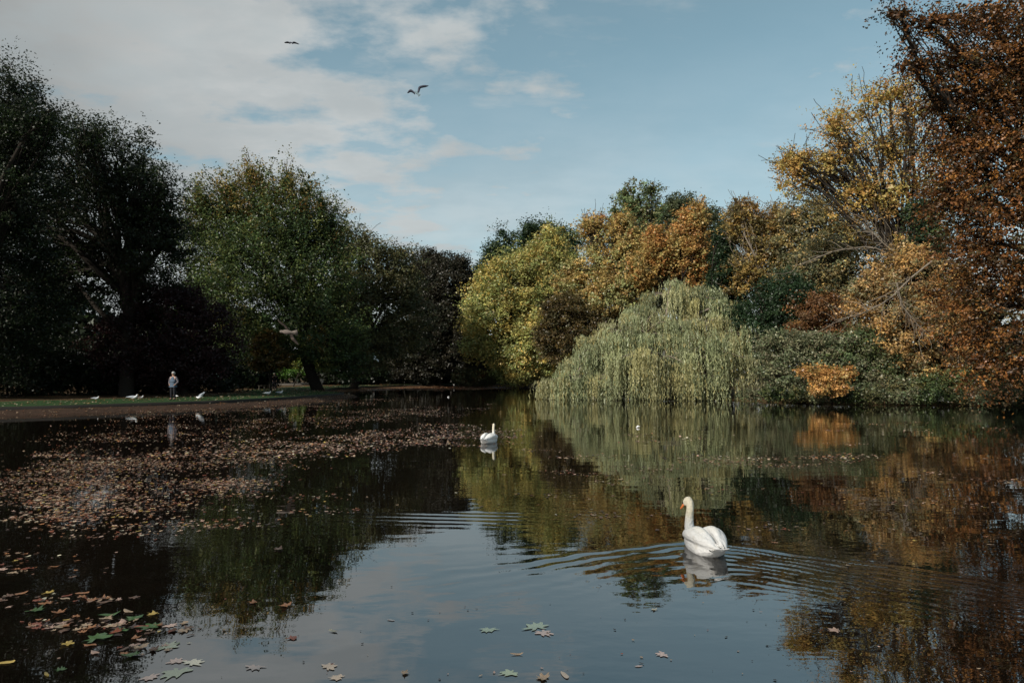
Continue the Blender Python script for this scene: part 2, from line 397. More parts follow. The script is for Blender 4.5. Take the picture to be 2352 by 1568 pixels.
        for (c, r, tp, od) in ends:
            s0 = tk[rng.integers(3, 8)] if not stems else c-np.array([0, 0, r[2]*.4])
            main = curve(s0, c+np.array([0, 0, r[2]*.1]), 7, .04, .05); paths.append((main-o3, trunk_r*.42, trunk_r*.18))
            k = min(len(tp), limbs*2//3)
            for i in rng.choice(len(tp), k, replace=False):
                s1 = main[rng.integers(2, 7)]
                paths.append((curve(s1, tp[i], 6, .06, .06)-o3, trunk_r*.10, .010+.0002*Y))
            for i in rng.choice(len(tp), min(len(tp), twigs), replace=False):
                e = tp[i]+od[i]*rng.uniform(.6, 1.6)+rnd(1, -.4, .4)[0]
                paths.append((curve(tp[i], e, 4, .02, .05)-o3, .02, .008+.0002*Y))
            if stems: V, Fc = tubes(paths, 4); link('limbs', mesh_np('limbs', V, Fc, smooth=True), bark, root); paths = []
        if paths: V, Fc = tubes(paths, 4); link('limbs', mesh_np('limbs', V, Fc, smooth=True), bark, root)
    return root

# palettes: base colours; the left trees' shade is put into the dark greens
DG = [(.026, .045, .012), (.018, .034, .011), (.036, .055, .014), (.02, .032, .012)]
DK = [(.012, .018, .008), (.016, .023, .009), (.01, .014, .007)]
BEECH = [(.05, .078, .018), (.038, .066, .018), (.075, .095, .02), (.03, .055, .016)]
BTIP = [(.16, .09, .02), (.13, .10, .022), (.17, .125, .028), (.10, .10, .022)]
OLIVE = [(.055, .058, .025), (.07, .07, .027), (.04, .048, .02), (.085, .075, .027)]
YG = [(.19, .19, .055), (.15, .165, .05), (.24, .21, .06), (.12, .14, .045), (.27, .20, .05)]
YO = [(.30, .17, .04), (.24, .16, .045), (.34, .20, .05), (.20, .15, .05), (.33, .14, .035)]
ORG = [(.30, .11, .022), (.24, .10, .022), (.20, .11, .025), (.16, .08, .02)]
GRN = [(.06, .085, .03), (.045, .07, .025), (.085, .10, .035)]
OB_ = [(.15, .11, .03), (.12, .095, .03), (.19, .125, .03), (.09, .08, .028)]
HOLLY = [(.02, .042, .018), (.015, .034, .015), (.03, .055, .022)]
GREYG = [(.10, .115, .06), (.075, .095, .045), (.13, .13, .07), (.09, .085, .045)]
RUST = [(.13, .06, .018), (.17, .085, .022), (.09, .055, .016), (.06, .06, .018), (.22, .11, .028), (.10, .085, .024)]
PURP = [(.022, .007, .008), (.016, .006, .006), (.03, .01, .01)]

def lift(p, k=1.5, a=.018): return [tuple(v*k+a for v in c) for c in p]
YG, YO, ORG, OB_, GREYG, OLIVE = lift(YG, 1.6), lift([(.27, .18, .045), (.23, .17, .05), (.31, .22, .065), (.20, .18, .06), (.26, .17, .05), (.16, .17, .06), (.18, .18, .06)], 1.5, .03), lift([(.27, .125, .03), (.24, .14, .035), (.22, .15, .04), (.18, .15, .045), (.26, .17, .05)], 1.6, .025), lift(OB_, 1.5), lift(GREYG, 1.4, .01), lift(OLIVE, 1.3, .005)
RUST0 = RUST
BEECH = [(c[0]*.92, c[1]*.88, c[2]) for c in BEECH]
BEECH, BTIP, GRN, RUST = lift(BEECH, 1.35, .005), lift(BTIP, 1.5, .01), lift(GRN, 1.4, .006), lift(RUST, 1.25, .004)
tree('added_shade_tree', 'added unseen tree on the near bank that shades the foreground', -8.5, -2.4, None, DG, wl=[(np.array([-6.8, -1.4, 8.2]), np.array([3.2, 3.4, 2.6])), (np.array([-9.8, -3.5, 9.8]), np.array([3.2, 3.2, 3.]))],
     dens=.42, leaf=3., minleaf=.16, tuft=.8, fill=.0, ln=12, trunk_r=.3, limbs=14)  # unseen tree, added to soften the sun on the swan and near leaves
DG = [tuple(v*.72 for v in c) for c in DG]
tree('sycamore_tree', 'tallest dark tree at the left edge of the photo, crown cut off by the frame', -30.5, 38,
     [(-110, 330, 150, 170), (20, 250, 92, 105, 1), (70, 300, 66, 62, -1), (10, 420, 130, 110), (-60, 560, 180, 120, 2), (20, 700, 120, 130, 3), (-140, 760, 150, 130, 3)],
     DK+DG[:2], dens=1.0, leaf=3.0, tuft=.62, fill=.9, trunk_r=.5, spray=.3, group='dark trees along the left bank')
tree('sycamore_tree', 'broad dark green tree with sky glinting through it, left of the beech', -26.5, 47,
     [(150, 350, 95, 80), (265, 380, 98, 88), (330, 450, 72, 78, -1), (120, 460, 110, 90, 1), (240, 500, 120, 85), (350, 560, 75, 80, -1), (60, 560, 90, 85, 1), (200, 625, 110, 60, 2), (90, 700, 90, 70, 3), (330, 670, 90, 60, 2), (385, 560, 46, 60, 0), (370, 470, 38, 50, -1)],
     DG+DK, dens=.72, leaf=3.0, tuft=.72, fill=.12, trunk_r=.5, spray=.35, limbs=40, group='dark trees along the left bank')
tree('copper_beech', 'low tree of dark purple leaves behind the man in the grey vest', -23.5, 49,
     [(390, 740, 110, 100), (300, 790, 90, 80), (470, 780, 75, 90), (380, 830, 120, 55)], PURP, dens=.8, leaf=3.0, tuft=.7, fill=.9, trunk_r=.3)
tree('beech_tree', 'large green beech with orange upswept tips, behind the gull with spread wings', -18.6, 66,
     [(580, 465, 62, 66), (520, 530, 82, 70, 1), (665, 490, 58, 72, -1), (640, 530, 80, 80), (450, 520, 40, 50, 1), (700, 550, 66, 70), (577, 408, 13, 34), (602, 425, 12, 30), (660, 418, 14, 34), (455, 455, 10, 36), (470, 480, 14, 30), (737, 478, 12, 34), (528, 440, 12, 32), (700, 440, 11, 30), (760, 520, 12, 30), (480, 620, 70, 80, 1), (600, 620, 115, 95, -2), (715, 620, 90, 95), (560, 740, 120, 90, -1), (700, 740, 118, 85, -1), (760, 800, 80, 50, -1), (500, 470, 62, 50, 1), (740, 530, 50, 60, 1), (790, 850, 44, 20, 0)],
     BEECH, tip=BTIP, tipz=.68, sub=0, dens=.9, leaf=2.9, tuft=.95, fill=.45, up=.9, spray=.62, jag=.22, flat=.4, trunk_r=.6, twigs=22, clump=.6, ln=34)  # strong clump contrast stands in for shading between the sprays
tree('oak_tree', 'olive green oak filling the gap between the beech and the dark rounded tree', -19, 82,
     [(800, 600, 62, 80), (850, 640, 85, 85, -1), (910, 640, 62, 72), (800, 720, 85, 95, -2), (900, 740, 90, 90), (830, 800, 90, 60)], OLIVE, dens=.72, leaf=2.8, tuft=1., fill=.6, trunk_r=.5, twigs=16, jag=.22)
tree('evergreen_oak', 'dark rounded evergreen at the left of the V of sky', -11, 104,
     [(970, 650, 50, 62), (1030, 645, 56, 56, -1), (1070, 690, 50, 70), (990, 730, 75, 70, -1), (1060, 790, 60, 80), (960, 810, 80, 70)], [(.03, .028, .018), (.022, .024, .015), (.038, .034, .02)], dens=.9, leaf=2.7, tuft=.9, fill=.9, trunk_r=.4, jag=.1)
tree('young_tree', 'small orange-leaved young tree beside the woman in the dark coat', -21.8, 62,
     [(618, 810, 32, 30), (600, 835, 24, 18), (645, 830, 26, 22), (612, 780, 18, 18)], [(.12, .07, .018), (.14, .085, .02), (.06, .065, .018), (.09, .07, .02)], dens=.6, leaf=2.6, tuft=.4, fill=.1, trunk_r=.08, ln=16)
tree('young_tree', 'small yellow-green tree glowing against the dark behind the far path', -27, 84,
     [(712, 812, 16, 24), (700, 838, 24, 12), (728, 835, 18, 12)], [(.16, .17, .03), (.10, .15, .03)], dens=.6, leaf=2.3, tuft=.5, fill=.1, trunk_r=.08, ln=14)
tree('shrub', 'bright green low shrub behind the far path', -32, 96, [(665, 856, 34, 7), (690, 850, 18, 8)], [(.07, .15, .02), (.05, .11, .018)], dens=.8, leaf=2.2, tuft=.45, fill=.5, cat='shrub', trunk_r=.04, limbs=6)

tree('dark_green_tree', 'dark green tree rising behind the pale yellow-green tree', 6, 112,
     [(1165, 590, 42, 60), (1240, 560, 48, 56), (1295, 570, 40, 46), (1120, 660, 34, 60), (1200, 660, 70, 80)], HOLLY+GRN[:1], dens=.8, leaf=2.7, tuft=1.1, fill=.8, trunk_r=.5, jag=.2)
tree('plane_tree', 'pale yellow-green tree reaching down to the water left of the willow', 4.5, 96,
     [(1260, 620, 78, 72), (1195, 660, 80, 88, -1), (1290, 700, 75, 85), (1150, 740, 82, 80, -2), (1230, 780, 90, 80, -3), (1130, 700, 56, 60, -1), (1190, 835, 70, 46, -3), (1110, 780, 40, 52, -3), (1260, 850, 60, 34, -2)],
     YG, dens=.85, leaf=3.0, tuft=1.0, fill=.7, trunk_r=.55, spray=.3, jag=.16, flat=.6, clump=.4)
tree('maple_tree', 'yellow and orange maple between the pale tree and the willow top', 12, 78,
     [(1400, 600, 70, 56), (1340, 660, 56, 60), (1450, 640, 80, 66, -2), (1365, 530, 34, 30), (1430, 535, 36, 40), (1470, 570, 40, 40), (1420, 690, 80, 46, -3), (1540, 640, 60, 50)],
     YO, tip=ORG, tipz=.7, dens=.55, leaf=3.0, tuft=.68, fill=.35, trunk_r=.4, twigs=14, jag=.2, spray=.35)
tree('hawthorn_tree', 'dusky brown-green tree tucked left of the willow', 9.5, 74,
     [(1300, 720, 48, 46), (1280, 780, 45, 50), (1340, 760, 48, 44), (1380, 740, 40, 34)], [(.085, .065, .025), (.06, .055, .022), (.11, .075, .025)], dens=.9, leaf=2.7, tuft=.7, fill=.8, trunk_r=.25)
tree('poplar_tree', 'airy green tree with the highest top of the middle group', 17.5, 88,
     [(1465, 455, 42, 38), (1430, 490, 36, 34), (1490, 500, 38, 40), (1460, 545, 56, 40)], lift(GRN, 1.6)+[(.16, .14, .06)], tip=[(.18, .15, .05), (.12, .13, .05)], dens=.30, leaf=3.0, tuft=.6, fill=.06, trunk_r=.25, spray=.5, up=.8, ln=16, twigs=16, jag=.25)
tree('lime_tree', 'rounded grey-green tree showing far behind the orange tree', 26, 108,
     [(1570, 500, 62, 46), (1620, 530, 60, 50), (1530, 530, 50, 45), (1570, 590, 90, 60)], [(.08, .095, .045), (.065, .08, .038)], dens=.85, leaf=2.7, tuft=1.1, fill=.9, trunk_r=.4, jag=.1)
tree('cherry_tree', 'deep orange tree standing straight behind the willow', 18.2, 72,
     [(1590, 520, 30, 46), (1562, 580, 44, 60), (1610, 600, 36, 50), (1512, 575, 30, 50), (1600, 650, 36, 40), (1480, 620, 30, 36)], ORG, dens=.6, leaf=3.0, tuft=.58, fill=.4, trunk_r=.3, up=.8, spray=.45, twigs=10, jag=.2)
tree('conifer_tree', 'narrow dark conifer right of the orange tree', 22.0, 69,
     [(1664, 560, 20, 40), (1664, 600, 32, 36), (1662, 640, 40, 36), (1672, 690, 44, 40)], HOLLY, dens=1., leaf=2.6, tuft=.55, fill=1., trunk_r=.25, up=.2)
tree('sweetgum_tree', 'upright yellow-olive tree with bare twigs at its top, right of the conifer', 25.5, 67,
     [(1745, 560, 46, 60), (1720, 500, 26, 38), (1780, 530, 34, 50), (1700, 640, 34, 50), (1760, 640, 50, 60), (1690, 520, 22, 40)], OB_+YO[:1], tip=[(.22, .12, .035), (.17, .12, .05)], tipz=.62, dens=.45, leaf=3.0, tuft=.55, fill=.22, trunk_r=.28, up=.8, spray=.5, twigs=20, jag=.2, bark=BARK_PALE)
tree('oak_tree', 'brown-green domed oak below the tall leaning yellow tree', 29.5, 64,
     [(1870, 510, 66, 62), (1910, 560, 66, 60), (1830, 560, 50, 56), (1870, 620, 80, 60)], lift(OLIVE+OB_, 1.2), dens=.58, leaf=3.0, tuft=.65, fill=.3, trunk_r=.4, jag=.16)
tree('willow_scrub_tree', 'soft olive thicket behind the bare pale branches', 29.5, 56,
     [(1920, 610, 90, 62), (2010, 600, 80, 70), (1850, 660, 70, 60), (1980, 700, 110, 70)], lift(OLIVE+GREYG+OB_[:2]+YO[:2], 1.15), dens=.62, leaf=2.9, tuft=.7, fill=.5, trunk_r=.25)
tree('holly_tree', 'dark green holly against the right side of the willow', 20.5, 52,
     [(1800, 690, 66, 62), (1745, 735, 56, 60), (1835, 740, 50, 50), (1770, 800, 60, 50)], HOLLY, dens=1., leaf=2.8, tuft=.6, fill=1., trunk_r=.25, flat=.5)
tree('ash_tree', 'tall airy yellow tree leaning out of the right bank into the sky', 30.5, 50,
     [(1985, 260, 82, 66), (1930, 330, 60, 56, 1), (2080, 250, 90, 70), (1860, 400, 60, 50, 1), (1820, 420, 40, 60), (2000, 400, 90, 70, 1), (2120, 380, 90, 90), (2080, 490, 110, 80, 1), (1960, 480, 70, 56), (2120, 600, 100, 70)],
     lift([(.27, .18, .04), (.22, .16, .04), (.28, .16, .035), (.20, .17, .045), (.23, .13, .035)], 1.6, .02), sub=3, dens=.30, leaf=2.9, tuft=.6, fill=.06, trunk_r=.30, spray=.4, ln=17, limbs=30, twigs=8, jag=.25)
tree('field_maple', 'golden yellow tree glowing over the right bank', 29, 45,
     [(2080, 770, 100, 80), (2160, 700, 90, 80), (2030, 700, 70, 66), (2120, 840, 90, 50), (2180, 800, 70, 70), (2080, 640, 80, 60)],
     lift([(.30, .17, .045), (.25, .15, .045), (.33, .20, .06), (.19, .13, .05), (.13, .12, .05)], 1.3, .03), dens=.66, leaf=3.4, tuft=.62, fill=.4, trunk_r=.25, limbs=30, spray=.35)
tree('ivy_clad_trunk', 'dark green ivy covering an upright trunk before the golden tree', 27.6, 46,
     [(2120, 500, 24, 42), (2128, 570, 26, 50), (2126, 650, 30, 50)], HOLLY+GRN[:1], dens=1.1, leaf=3.0, tuft=.42, fill=.9, trunk_r=.22, spray=.15)
tree('spindle_bush', 'russet bush with red-brown leaves beside the holly', 24.5, 49,
     [(1880, 720, 60, 50), (1860, 770, 50, 36), (1920, 780, 60, 40)], [(.16, .075, .03), (.12, .07, .035), (.2, .10, .035)], dens=.62, leaf=3.0, tuft=.5, fill=.4, trunk_r=.1, cat='bush')
tree('elder_bush', 'grey-green bush spilling to the water right of the willow', 19.5, 46,
     [(1800, 800, 62, 42), (1840, 850, 76, 50), (1790, 860, 44, 40), (1870, 800, 60, 36)], GREYG, dens=.75, leaf=3.0, tuft=.5, fill=.6, trunk_r=.1, cat='bush', stems=1)
tree('dogwood_bush', 'dull green bush above the small orange maple', 25, 45,
     [(1960, 800, 62, 48), (2010, 850, 60, 46), (1940, 860, 60, 40)], GREYG+GRN, dens=.75, leaf=3.0, tuft=.5, fill=.6, trunk_r=.1, cat='bush', stems=1)
tree('small_maple', 'bright orange small maple hanging at the water edge on the right bank', 20.1, 42.6,
     [(1862, 854, 18, 9, -1.2), (1894, 862, 28, 12, -1.3), (1932, 860, 22, 10, -1.2), (1903, 883, 26, 9, -1.5), (1930, 896, 14, 8, -1.3), (1878, 896, 12, 6, -1.4)], [(.46, .26, .09), (.50, .30, .11), (.40, .20, .06), (.34, .24, .08)], sub=2, dens=.5, leaf=3.4, tuft=.3, fill=.3, trunk_r=.06, spray=.4, ln=16, limbs=10)
for i, (px, py, rx, ry, Y, lb, pal) in enumerate([
    (2060, 900, 60, 32, 43, 'low brownish bush on the right bank below the golden tree', GREYG+OB_[3:]),
    (2160, 890, 60, 36, 42.4, 'green bush on the right bank with yellow sprigs', GRN+[(.16, .13, .04)]),
    (2260, 880, 66, 48, 42, 'leafy green bush at the foot of the rust-coloured tree', GRN+GREYG[:1]),
    (2360, 890, 60, 50, 41.5, 'dark bush cut by the right edge of the photo', DG+GRN[:1]),
    (1985, 912, 40, 18, 43.2, 'dull low plant right of the small orange maple', GREYG),
    (1850, 912, 40, 20, 44, 'pale grassy tussock under the small orange maple', GREYG)]):
    P0 = at(px, py, Y)
    tree('bank_bush', lb, P0.x, Y+.6, [(px, py, rx, ry), (px-rx*.5, py+ry*.4, rx*.5, ry*.6), (px+rx*.5, py+ry*.3, rx*.5, ry*.6)], pal, dens=.8, leaf=2.9, tuft=.42, fill=.7, trunk_r=.05, cat='bush', stems=1, limbs=12, group='bushes along the right bank')
tree('hornbeam_tree', 'big rust and orange tree leaning in from the right edge of the photo', 28.2, 29,
     [(2330, 130, 110, 100, -2), (2260, 40, 90, 22, -1.5), (2130, 55, 70, 13, -1.5), (2065, 32, 32, 9, -1.5), (2200, 135, 90, 22, -1), (2095, 150, 52, 11, -1), (2230, 220, 110, 60), (2350, 300, 140, 110, -1), (2190, 330, 80, 60),
      (2260, 430, 120, 90), (2390, 520, 140, 130, -1), (2270, 570, 100, 90), (2250, 700, 100, 90, 1), (2380, 740, 130, 120), (2300, 830, 100, 70, 1), (2190, 460, 60, 50)],
     [(.15, .065, .02), (.20, .085, .022), (.10, .045, .016), (.07, .04, .015), (.045, .028, .012), (.24, .11, .028), (.06, .05, .018), (.035, .022, .01), (.13, .06, .02), (.17, .07, .02)], dens=.80, leaf=3.3, tuft=.45, fill=.30, trunk_r=.4, spray=.75, up=.05, ln=20, limbs=30, jag=.22, flat=.35, minleaf=.11, clump=.5)  # dark browns mixed in for the shade on this crown

for i, (px, Yb_) in enumerate([(1745, 45.2), (1795, 43.6), (1850, 42.3), (1905, 41.7), (1962, 41.2), (2020, 40.8), (2080, 40.5), (2140, 40.2), (2200, 39.9), (2262, 39.5), (2325, 39.1), (2385, 38.8)]):
    P0 = at(px, 922, Yb_)
    tree('bank_plant', ['tuft of low waterside greenery just right of the willow', 'low dark greenery left of the small orange maple', 'low greenery under the left edge of the small orange maple', 'low greenery beneath the small orange maple',
        'waterside greenery directly right of the small orange maple', 'waterside greenery below the dogwood bush', 'waterside greenery below the left part of the golden tree', 'waterside greenery below the middle of the golden tree',
        'waterside greenery where the golden tree meets the rust-coloured one', 'waterside greenery below the rust-coloured tree', 'second waterside tuft from the right edge of the photo', 'waterside tuft at the right edge of the photo'][i],
        P0.x, Yb_+.8, [(px-18, 918, 28, 13+4*(i % 3)), (px+16, 922, 28, 13)], [GREYG, DG+GRN, OLIVE+DG][i % 3], dens=.8, leaf=2.9, tuft=.34, fill=.8, trunk_r=.03, cat='plant', stems=1, limbs=8, group='low greenery along the right bank', spray=.4, up=.9)
# island bush with reddish stalks
tree('waterside_bush', 'low brown-green bush at the water edge at the far end of the pond', -4.5, 100, [(1085, 868, 34, 14, -6), (1110, 872, 30, 12, -6), (1065, 870, 22, 12, -6)], OLIVE+[(.10, .05, .02)], dens=1., leaf=2.2, tuft=.5, fill=.8, trunk_r=.05, cat='bush', twigs=20, spray=.5, up=1.)

# undergrowth and the dark wood closing the view
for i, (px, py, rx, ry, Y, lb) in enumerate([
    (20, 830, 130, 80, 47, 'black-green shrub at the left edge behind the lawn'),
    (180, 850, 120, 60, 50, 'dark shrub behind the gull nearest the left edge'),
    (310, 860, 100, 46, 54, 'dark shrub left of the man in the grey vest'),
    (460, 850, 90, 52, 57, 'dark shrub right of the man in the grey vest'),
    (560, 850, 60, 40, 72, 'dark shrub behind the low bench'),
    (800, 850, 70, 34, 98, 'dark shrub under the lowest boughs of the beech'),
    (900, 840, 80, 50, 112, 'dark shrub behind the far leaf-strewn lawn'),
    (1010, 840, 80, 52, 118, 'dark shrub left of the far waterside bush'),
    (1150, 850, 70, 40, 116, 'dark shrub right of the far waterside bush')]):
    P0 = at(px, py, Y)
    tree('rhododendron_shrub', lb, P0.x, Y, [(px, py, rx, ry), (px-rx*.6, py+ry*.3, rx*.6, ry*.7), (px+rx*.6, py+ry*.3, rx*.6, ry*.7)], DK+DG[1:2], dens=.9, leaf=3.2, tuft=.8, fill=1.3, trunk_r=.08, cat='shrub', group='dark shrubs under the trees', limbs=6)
def wood(name, x0, x1, Y0, Y1, h, n, pal, s=.5):
    tx = rng.uniform(x0, x1, n); f = (tx-x0)/(x1-x0); ty = Y0+(Y1-Y0)*f+rng.uniform(-3, 5, n)
    top = h*(.75+.18*np.sin(tx*.35)+.10*np.sin(tx*.9+2)); tz = top*rng.random(n)**.75
    P_ = np.stack([tx, ty+tz*.15, .3+tz], 1); V, Fc = diamonds(P_, s*rng.uniform(.6, 1.5, n), .7, nrm(rng.normal(size=(n, 3))), sph(n))
    return tag(link(name, mesh_np(name, V, Fc, tint=colours(pal, n)*(1+rng.uniform(-.4, .4, (n, 1)))), FOL), 'dark mass of woodland closing the view behind the trees', 'woodland', kind='stuff')
wood('far_wood', -95, 10, 84, 132, 17, 36000, DK+DG[:1], .95)
wood('far_wood', 5, 80, 126, 75, 13, 24000, OLIVE+DK, .75)

# weeping willow
def willow():
    Y = 53.; base = (11.5, 55.5)
    bz = ground_h(*base); root = empty('weeping_willow', (base[0], base[1], bz), 'wide weeping willow trailing its pale green curtains onto the water', 'tree')
    o3 = np.array([base[0], base[1], bz])
    domes = lobes_world([(1560, 770, 110, 50, 1), (1680, 780, 58, 62, 0), (1640, 755, 80, 44, 1), (1470, 780, 130, 62, 0), (1380, 830, 82, 56, -1), (1320, 875, 62, 36, -1.5), (1520, 830, 120, 62, -2.5), (1620, 820, 90, 66, -2.5),
                         (1700, 800, 44, 62, 0), (1420, 880, 90, 34, -2.5), (1540, 885, 90, 34, -3.2), (1640, 870, 70, 40, -3), (1535, 682, 50, 38, 2.5), (1605, 695, 56, 32, 2.5), (1290, 895, 40, 20, -1.5), (1480, 735, 50, 34, 2), (1665, 715, 44, 26, 2), (1430, 800, 60, 44, -.5)], Y)
    pal = 1.1*np.array([(.29, .31, .16), (.25, .28, .15), (.31, .31, .16), (.35, .33, .15), (.22, .25, .13)])
    Ps, Ts, Cs, Ss = [], [], [], []; br = []
    for (c, r) in domes:
        nb = int(7+r[0]*r[2]*1.45)
        d = sph(nb*2); d = d[(d[:, 2] > -.15)][:nb]; d[:, 1] -= .25; d = nrm(d)
        A = c+d*r*rng.uniform(.8, 1.08, (len(d), 1))
        for a, dd in zip(A, d):
            if a[2] < .6: continue
            br.append((c, a))
            ns = rng.integers(24, 44); L0 = rng.uniform(1.1, 3.8); col = pal[rng.integers(0, len(pal))]*rng.uniform(.58, 1.15)  # clump tones stand in for shading between the hanging tiers
            arch = rng.uniform(.3, .9)
            for _ in range(ns):
                s = a+rng.normal(size=3)*np.array([.42, .42, .14]); L = min(L0*rng.uniform(.4, 1.15), max(.4, s[2]-.05+rng.uniform(-.02, .25)))
                k = int(L/.13)+2; tt = (np.arange(k)+rng.random())/k
                od = np.array([dd[0], dd[1], 0])*arch+rng.normal(size=3)*np.array([.16, .16, 0])
                drift = np.array([rng.normal()*.10, rng.normal()*.10, 0])
                p = s+od*(1-np.exp(-3*tt))[:, None]*.5+np.array([0, 0, 1.])*(arch*.35*np.sin(np.clip(tt*4, 0, np.pi)))[:, None]-np.array([0, 0, 1.])*(L*tt**1.15)[:, None]+drift*tt[:, None]*L*.3
                p += rng.normal(size=p.shape)*.03; p = p[p[:, 2] > .03]
                k = len(p)
                if k < 2: continue
                Ps.append(p); Ts.append(np.tile([0, 0, -1.], (k, 1))+rng.normal(size=(k, 3))*.26)
                Cs.append(np.tile(col, (k, 1))*(1+rng.uniform(-.16, .16, (k, 1)))); Ss.append(rng.uniform(.20, .38, k))
    P_, T_, C_, S_ = map(np.concatenate, (Ps, Ts, Cs, Ss)); n = len(P_)
    yel = rng.random(n) < .04; C_[yel] = np.array([.38, .31, .12])
    N_ = nrm(rng.normal(size=(n, 3))+np.array([0, -.3, .2])); T_ = nrm(T_)
    N_ = nrm(N_-(N_*T_).sum(1, keepdims=True)*T_)
    V, Fc = diamonds(P_-o3, S_, .19, N_, T_); print('willow leaves', n)
    link('crown', mesh_np('crown', V, Fc, tint=C_), FOL, root)
    # inner foliage, tinted dark for the shade between the curtains
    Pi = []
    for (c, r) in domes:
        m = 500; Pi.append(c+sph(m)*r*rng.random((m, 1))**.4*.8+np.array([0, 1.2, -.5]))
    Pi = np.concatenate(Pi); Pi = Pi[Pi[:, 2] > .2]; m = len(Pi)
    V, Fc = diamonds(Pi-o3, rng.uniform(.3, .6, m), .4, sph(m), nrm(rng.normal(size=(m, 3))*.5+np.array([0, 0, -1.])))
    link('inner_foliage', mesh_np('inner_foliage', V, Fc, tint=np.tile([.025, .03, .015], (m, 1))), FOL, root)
    head = np.array([base[0]+.5, base[1]-1, bz+3.2])
    V, Fc = tubes([(curve((base[0], base[1], bz-.3), head, 8, 0, .03)-o3, .5, .3)], 9); link('trunk', mesh_np('trunk', V, Fc, smooth=True), BARK, root)
    paths = []
    for (c, r) in domes: paths.append((curve(head, c+np.array([0, 0, r[2]*.3]), 7, .12, .06)-o3, .18, .07))
    for c, a in br: paths.append((curve(c, a, 5, .15, .05)-o3, .06, .015))
    V, Fc = tubes(paths, 4); link('limbs', mesh_np('limbs', V, Fc, smooth=True), BARK_PALE, root)
willow()

# bare pale dead branches on the right bank
def bare(label, Y, paths_px, r):
    o3 = np.array(at(paths_px[0][0][0], paths_px[0][0][1], Y)); root = empty('bare_branch', tuple(o3), label, 'branch', 'bare pale branches on the right bank')
    main, tw = [], []
    for pp in paths_px:
        q = np.array([np.array(at(x, y, Y-.02*i)) for i, (x, y) in enumerate(pp)]); s = np.linspace(0, len(q)-1, 14)
        p = np.stack([np.interp(s, np.arange(len(q)), q[:, k]) for k in range(3)], 1); main.append((p-o3, r, .02))
        for i in range(3, 14):
            for _ in range(3):
                d = nrm((p[-1]-p[0])[None])[0]*rng.uniform(.5, 1.6)+rng.normal(size=3)*.6
                tw.append((curve(p[i], p[i]+d, 5, 0, .06)-o3, .022, .008))
    V, Fc = tubes(main, 5); link('bough', mesh_np('bough', V, Fc, smooth=True), BARK_PALE, root)
    V, Fc = tubes(tw, 3); link('twigs', mesh_np('twigs', V, Fc), BARK_PALE, root)
bare('long bare pale branch reaching left above the dark holly', 46.5, [[(2160, 640), (2080, 600), (2000, 565), (1920, 575), (1830, 610)], [(2080, 600), (2030, 560), (1990, 520)]], .07)
bare('bare pale branches forking down in front of the golden tree', 41.5, [[(2140, 600), (2090, 640), (2040, 690), (1980, 720), (1920, 735)], [(2060, 650), (2070, 700), (2120, 760)]], .06)

# ------------------------------------------------------------------ swans and gulls
FEATH, t = mat_new('white_feathers')
o = t.n('ShaderNodeOutputMaterial'); b = t.n('ShaderNodeBsdfPrincipled'); tc = t.n('ShaderNodeTexCoord'); OB = tc.outputs['Object']
f = t.ramp(t.noise(OB, 9, 5, .7), .5, .75)
sz = t.n('ShaderNodeSeparateXYZ'); t.l(OB, sz.inputs[0])
base_ = t.mix(t.ramp(sz.outputs[2], .24, .42), (.62, .62, .61), (.54, .50, .39))
t.l(t.mix(t.m('MULTIPLY', f, .45), base_, (.42, .37, .27)), b.inputs['Base Color']); b.inputs['Roughness'].default_value = .65
b.inputs['Specular IOR Level'].default_value = .2; b.inputs['Subsurface Weight'].default_value = .0
vo = t.n('ShaderNodeTexVoronoi'); vo.inputs['Scale'].default_value = 26; t.l(t.vec('MULTIPLY', OB, (1.4, .45, 1.2)), vo.inputs['Vector'])
bp = t.n('ShaderNodeBump'); bp.inputs['Strength'].default_value = .5; bp.inputs['Distance'].default_value = .014
t.l(vo.outputs['Distance'], bp.inputs['Height']); t.l(bp.outputs[0], b.inputs['Normal']); t.l(b.outputs[0], o.inputs[0])
BILL = basic('orange_bill', (.62, .17, .04), .4, .4, .15, 20)
BLACK = basic('black_skin', (.012, .011, .011), .45, .4, .2, 20)

def ell(bm, c, r, rot=None, seg=20, rings=12):
    M = Matrix.Translation(c) @ (rot or Matrix.Identity(4)) @ Matrix.Diagonal((*r, 1))
    bmesh.ops.create_uvsphere(bm, u_segments=seg, v_segments=rings, radius=1, matrix=M)
def tubeb(bm, pts, rad, seg=12):
    """closed tube through points with radii"""
    pts = [Vector(p) for p in pts]
    rings = []
    for i, p in enumerate(pts):
        d = (pts[min(i+1, len(pts)-1)]-pts[max(i-1, 0)]).normalized(); a = d.cross(Vector((1, 0, 0.13))).normalized(); b2 = d.cross(a)
        rr = rad[i] if isinstance(rad[i], tuple) else (rad[i], rad[i])
        rings.append([bm.verts.new(p+a*rr[0]*math.cos(t_)+b2*rr[1]*math.sin(t_)) for t_ in [2*math.pi*k/seg for k in range(seg)]])
    for A, B in zip(rings, rings[1:]):
        for k in range(seg): bm.faces.new((A[k], A[(k+1) % seg], B[(k+1) % seg], B[k]))
    bm.faces.new(rings[0][::-1]); bm.faces.new(rings[-1])
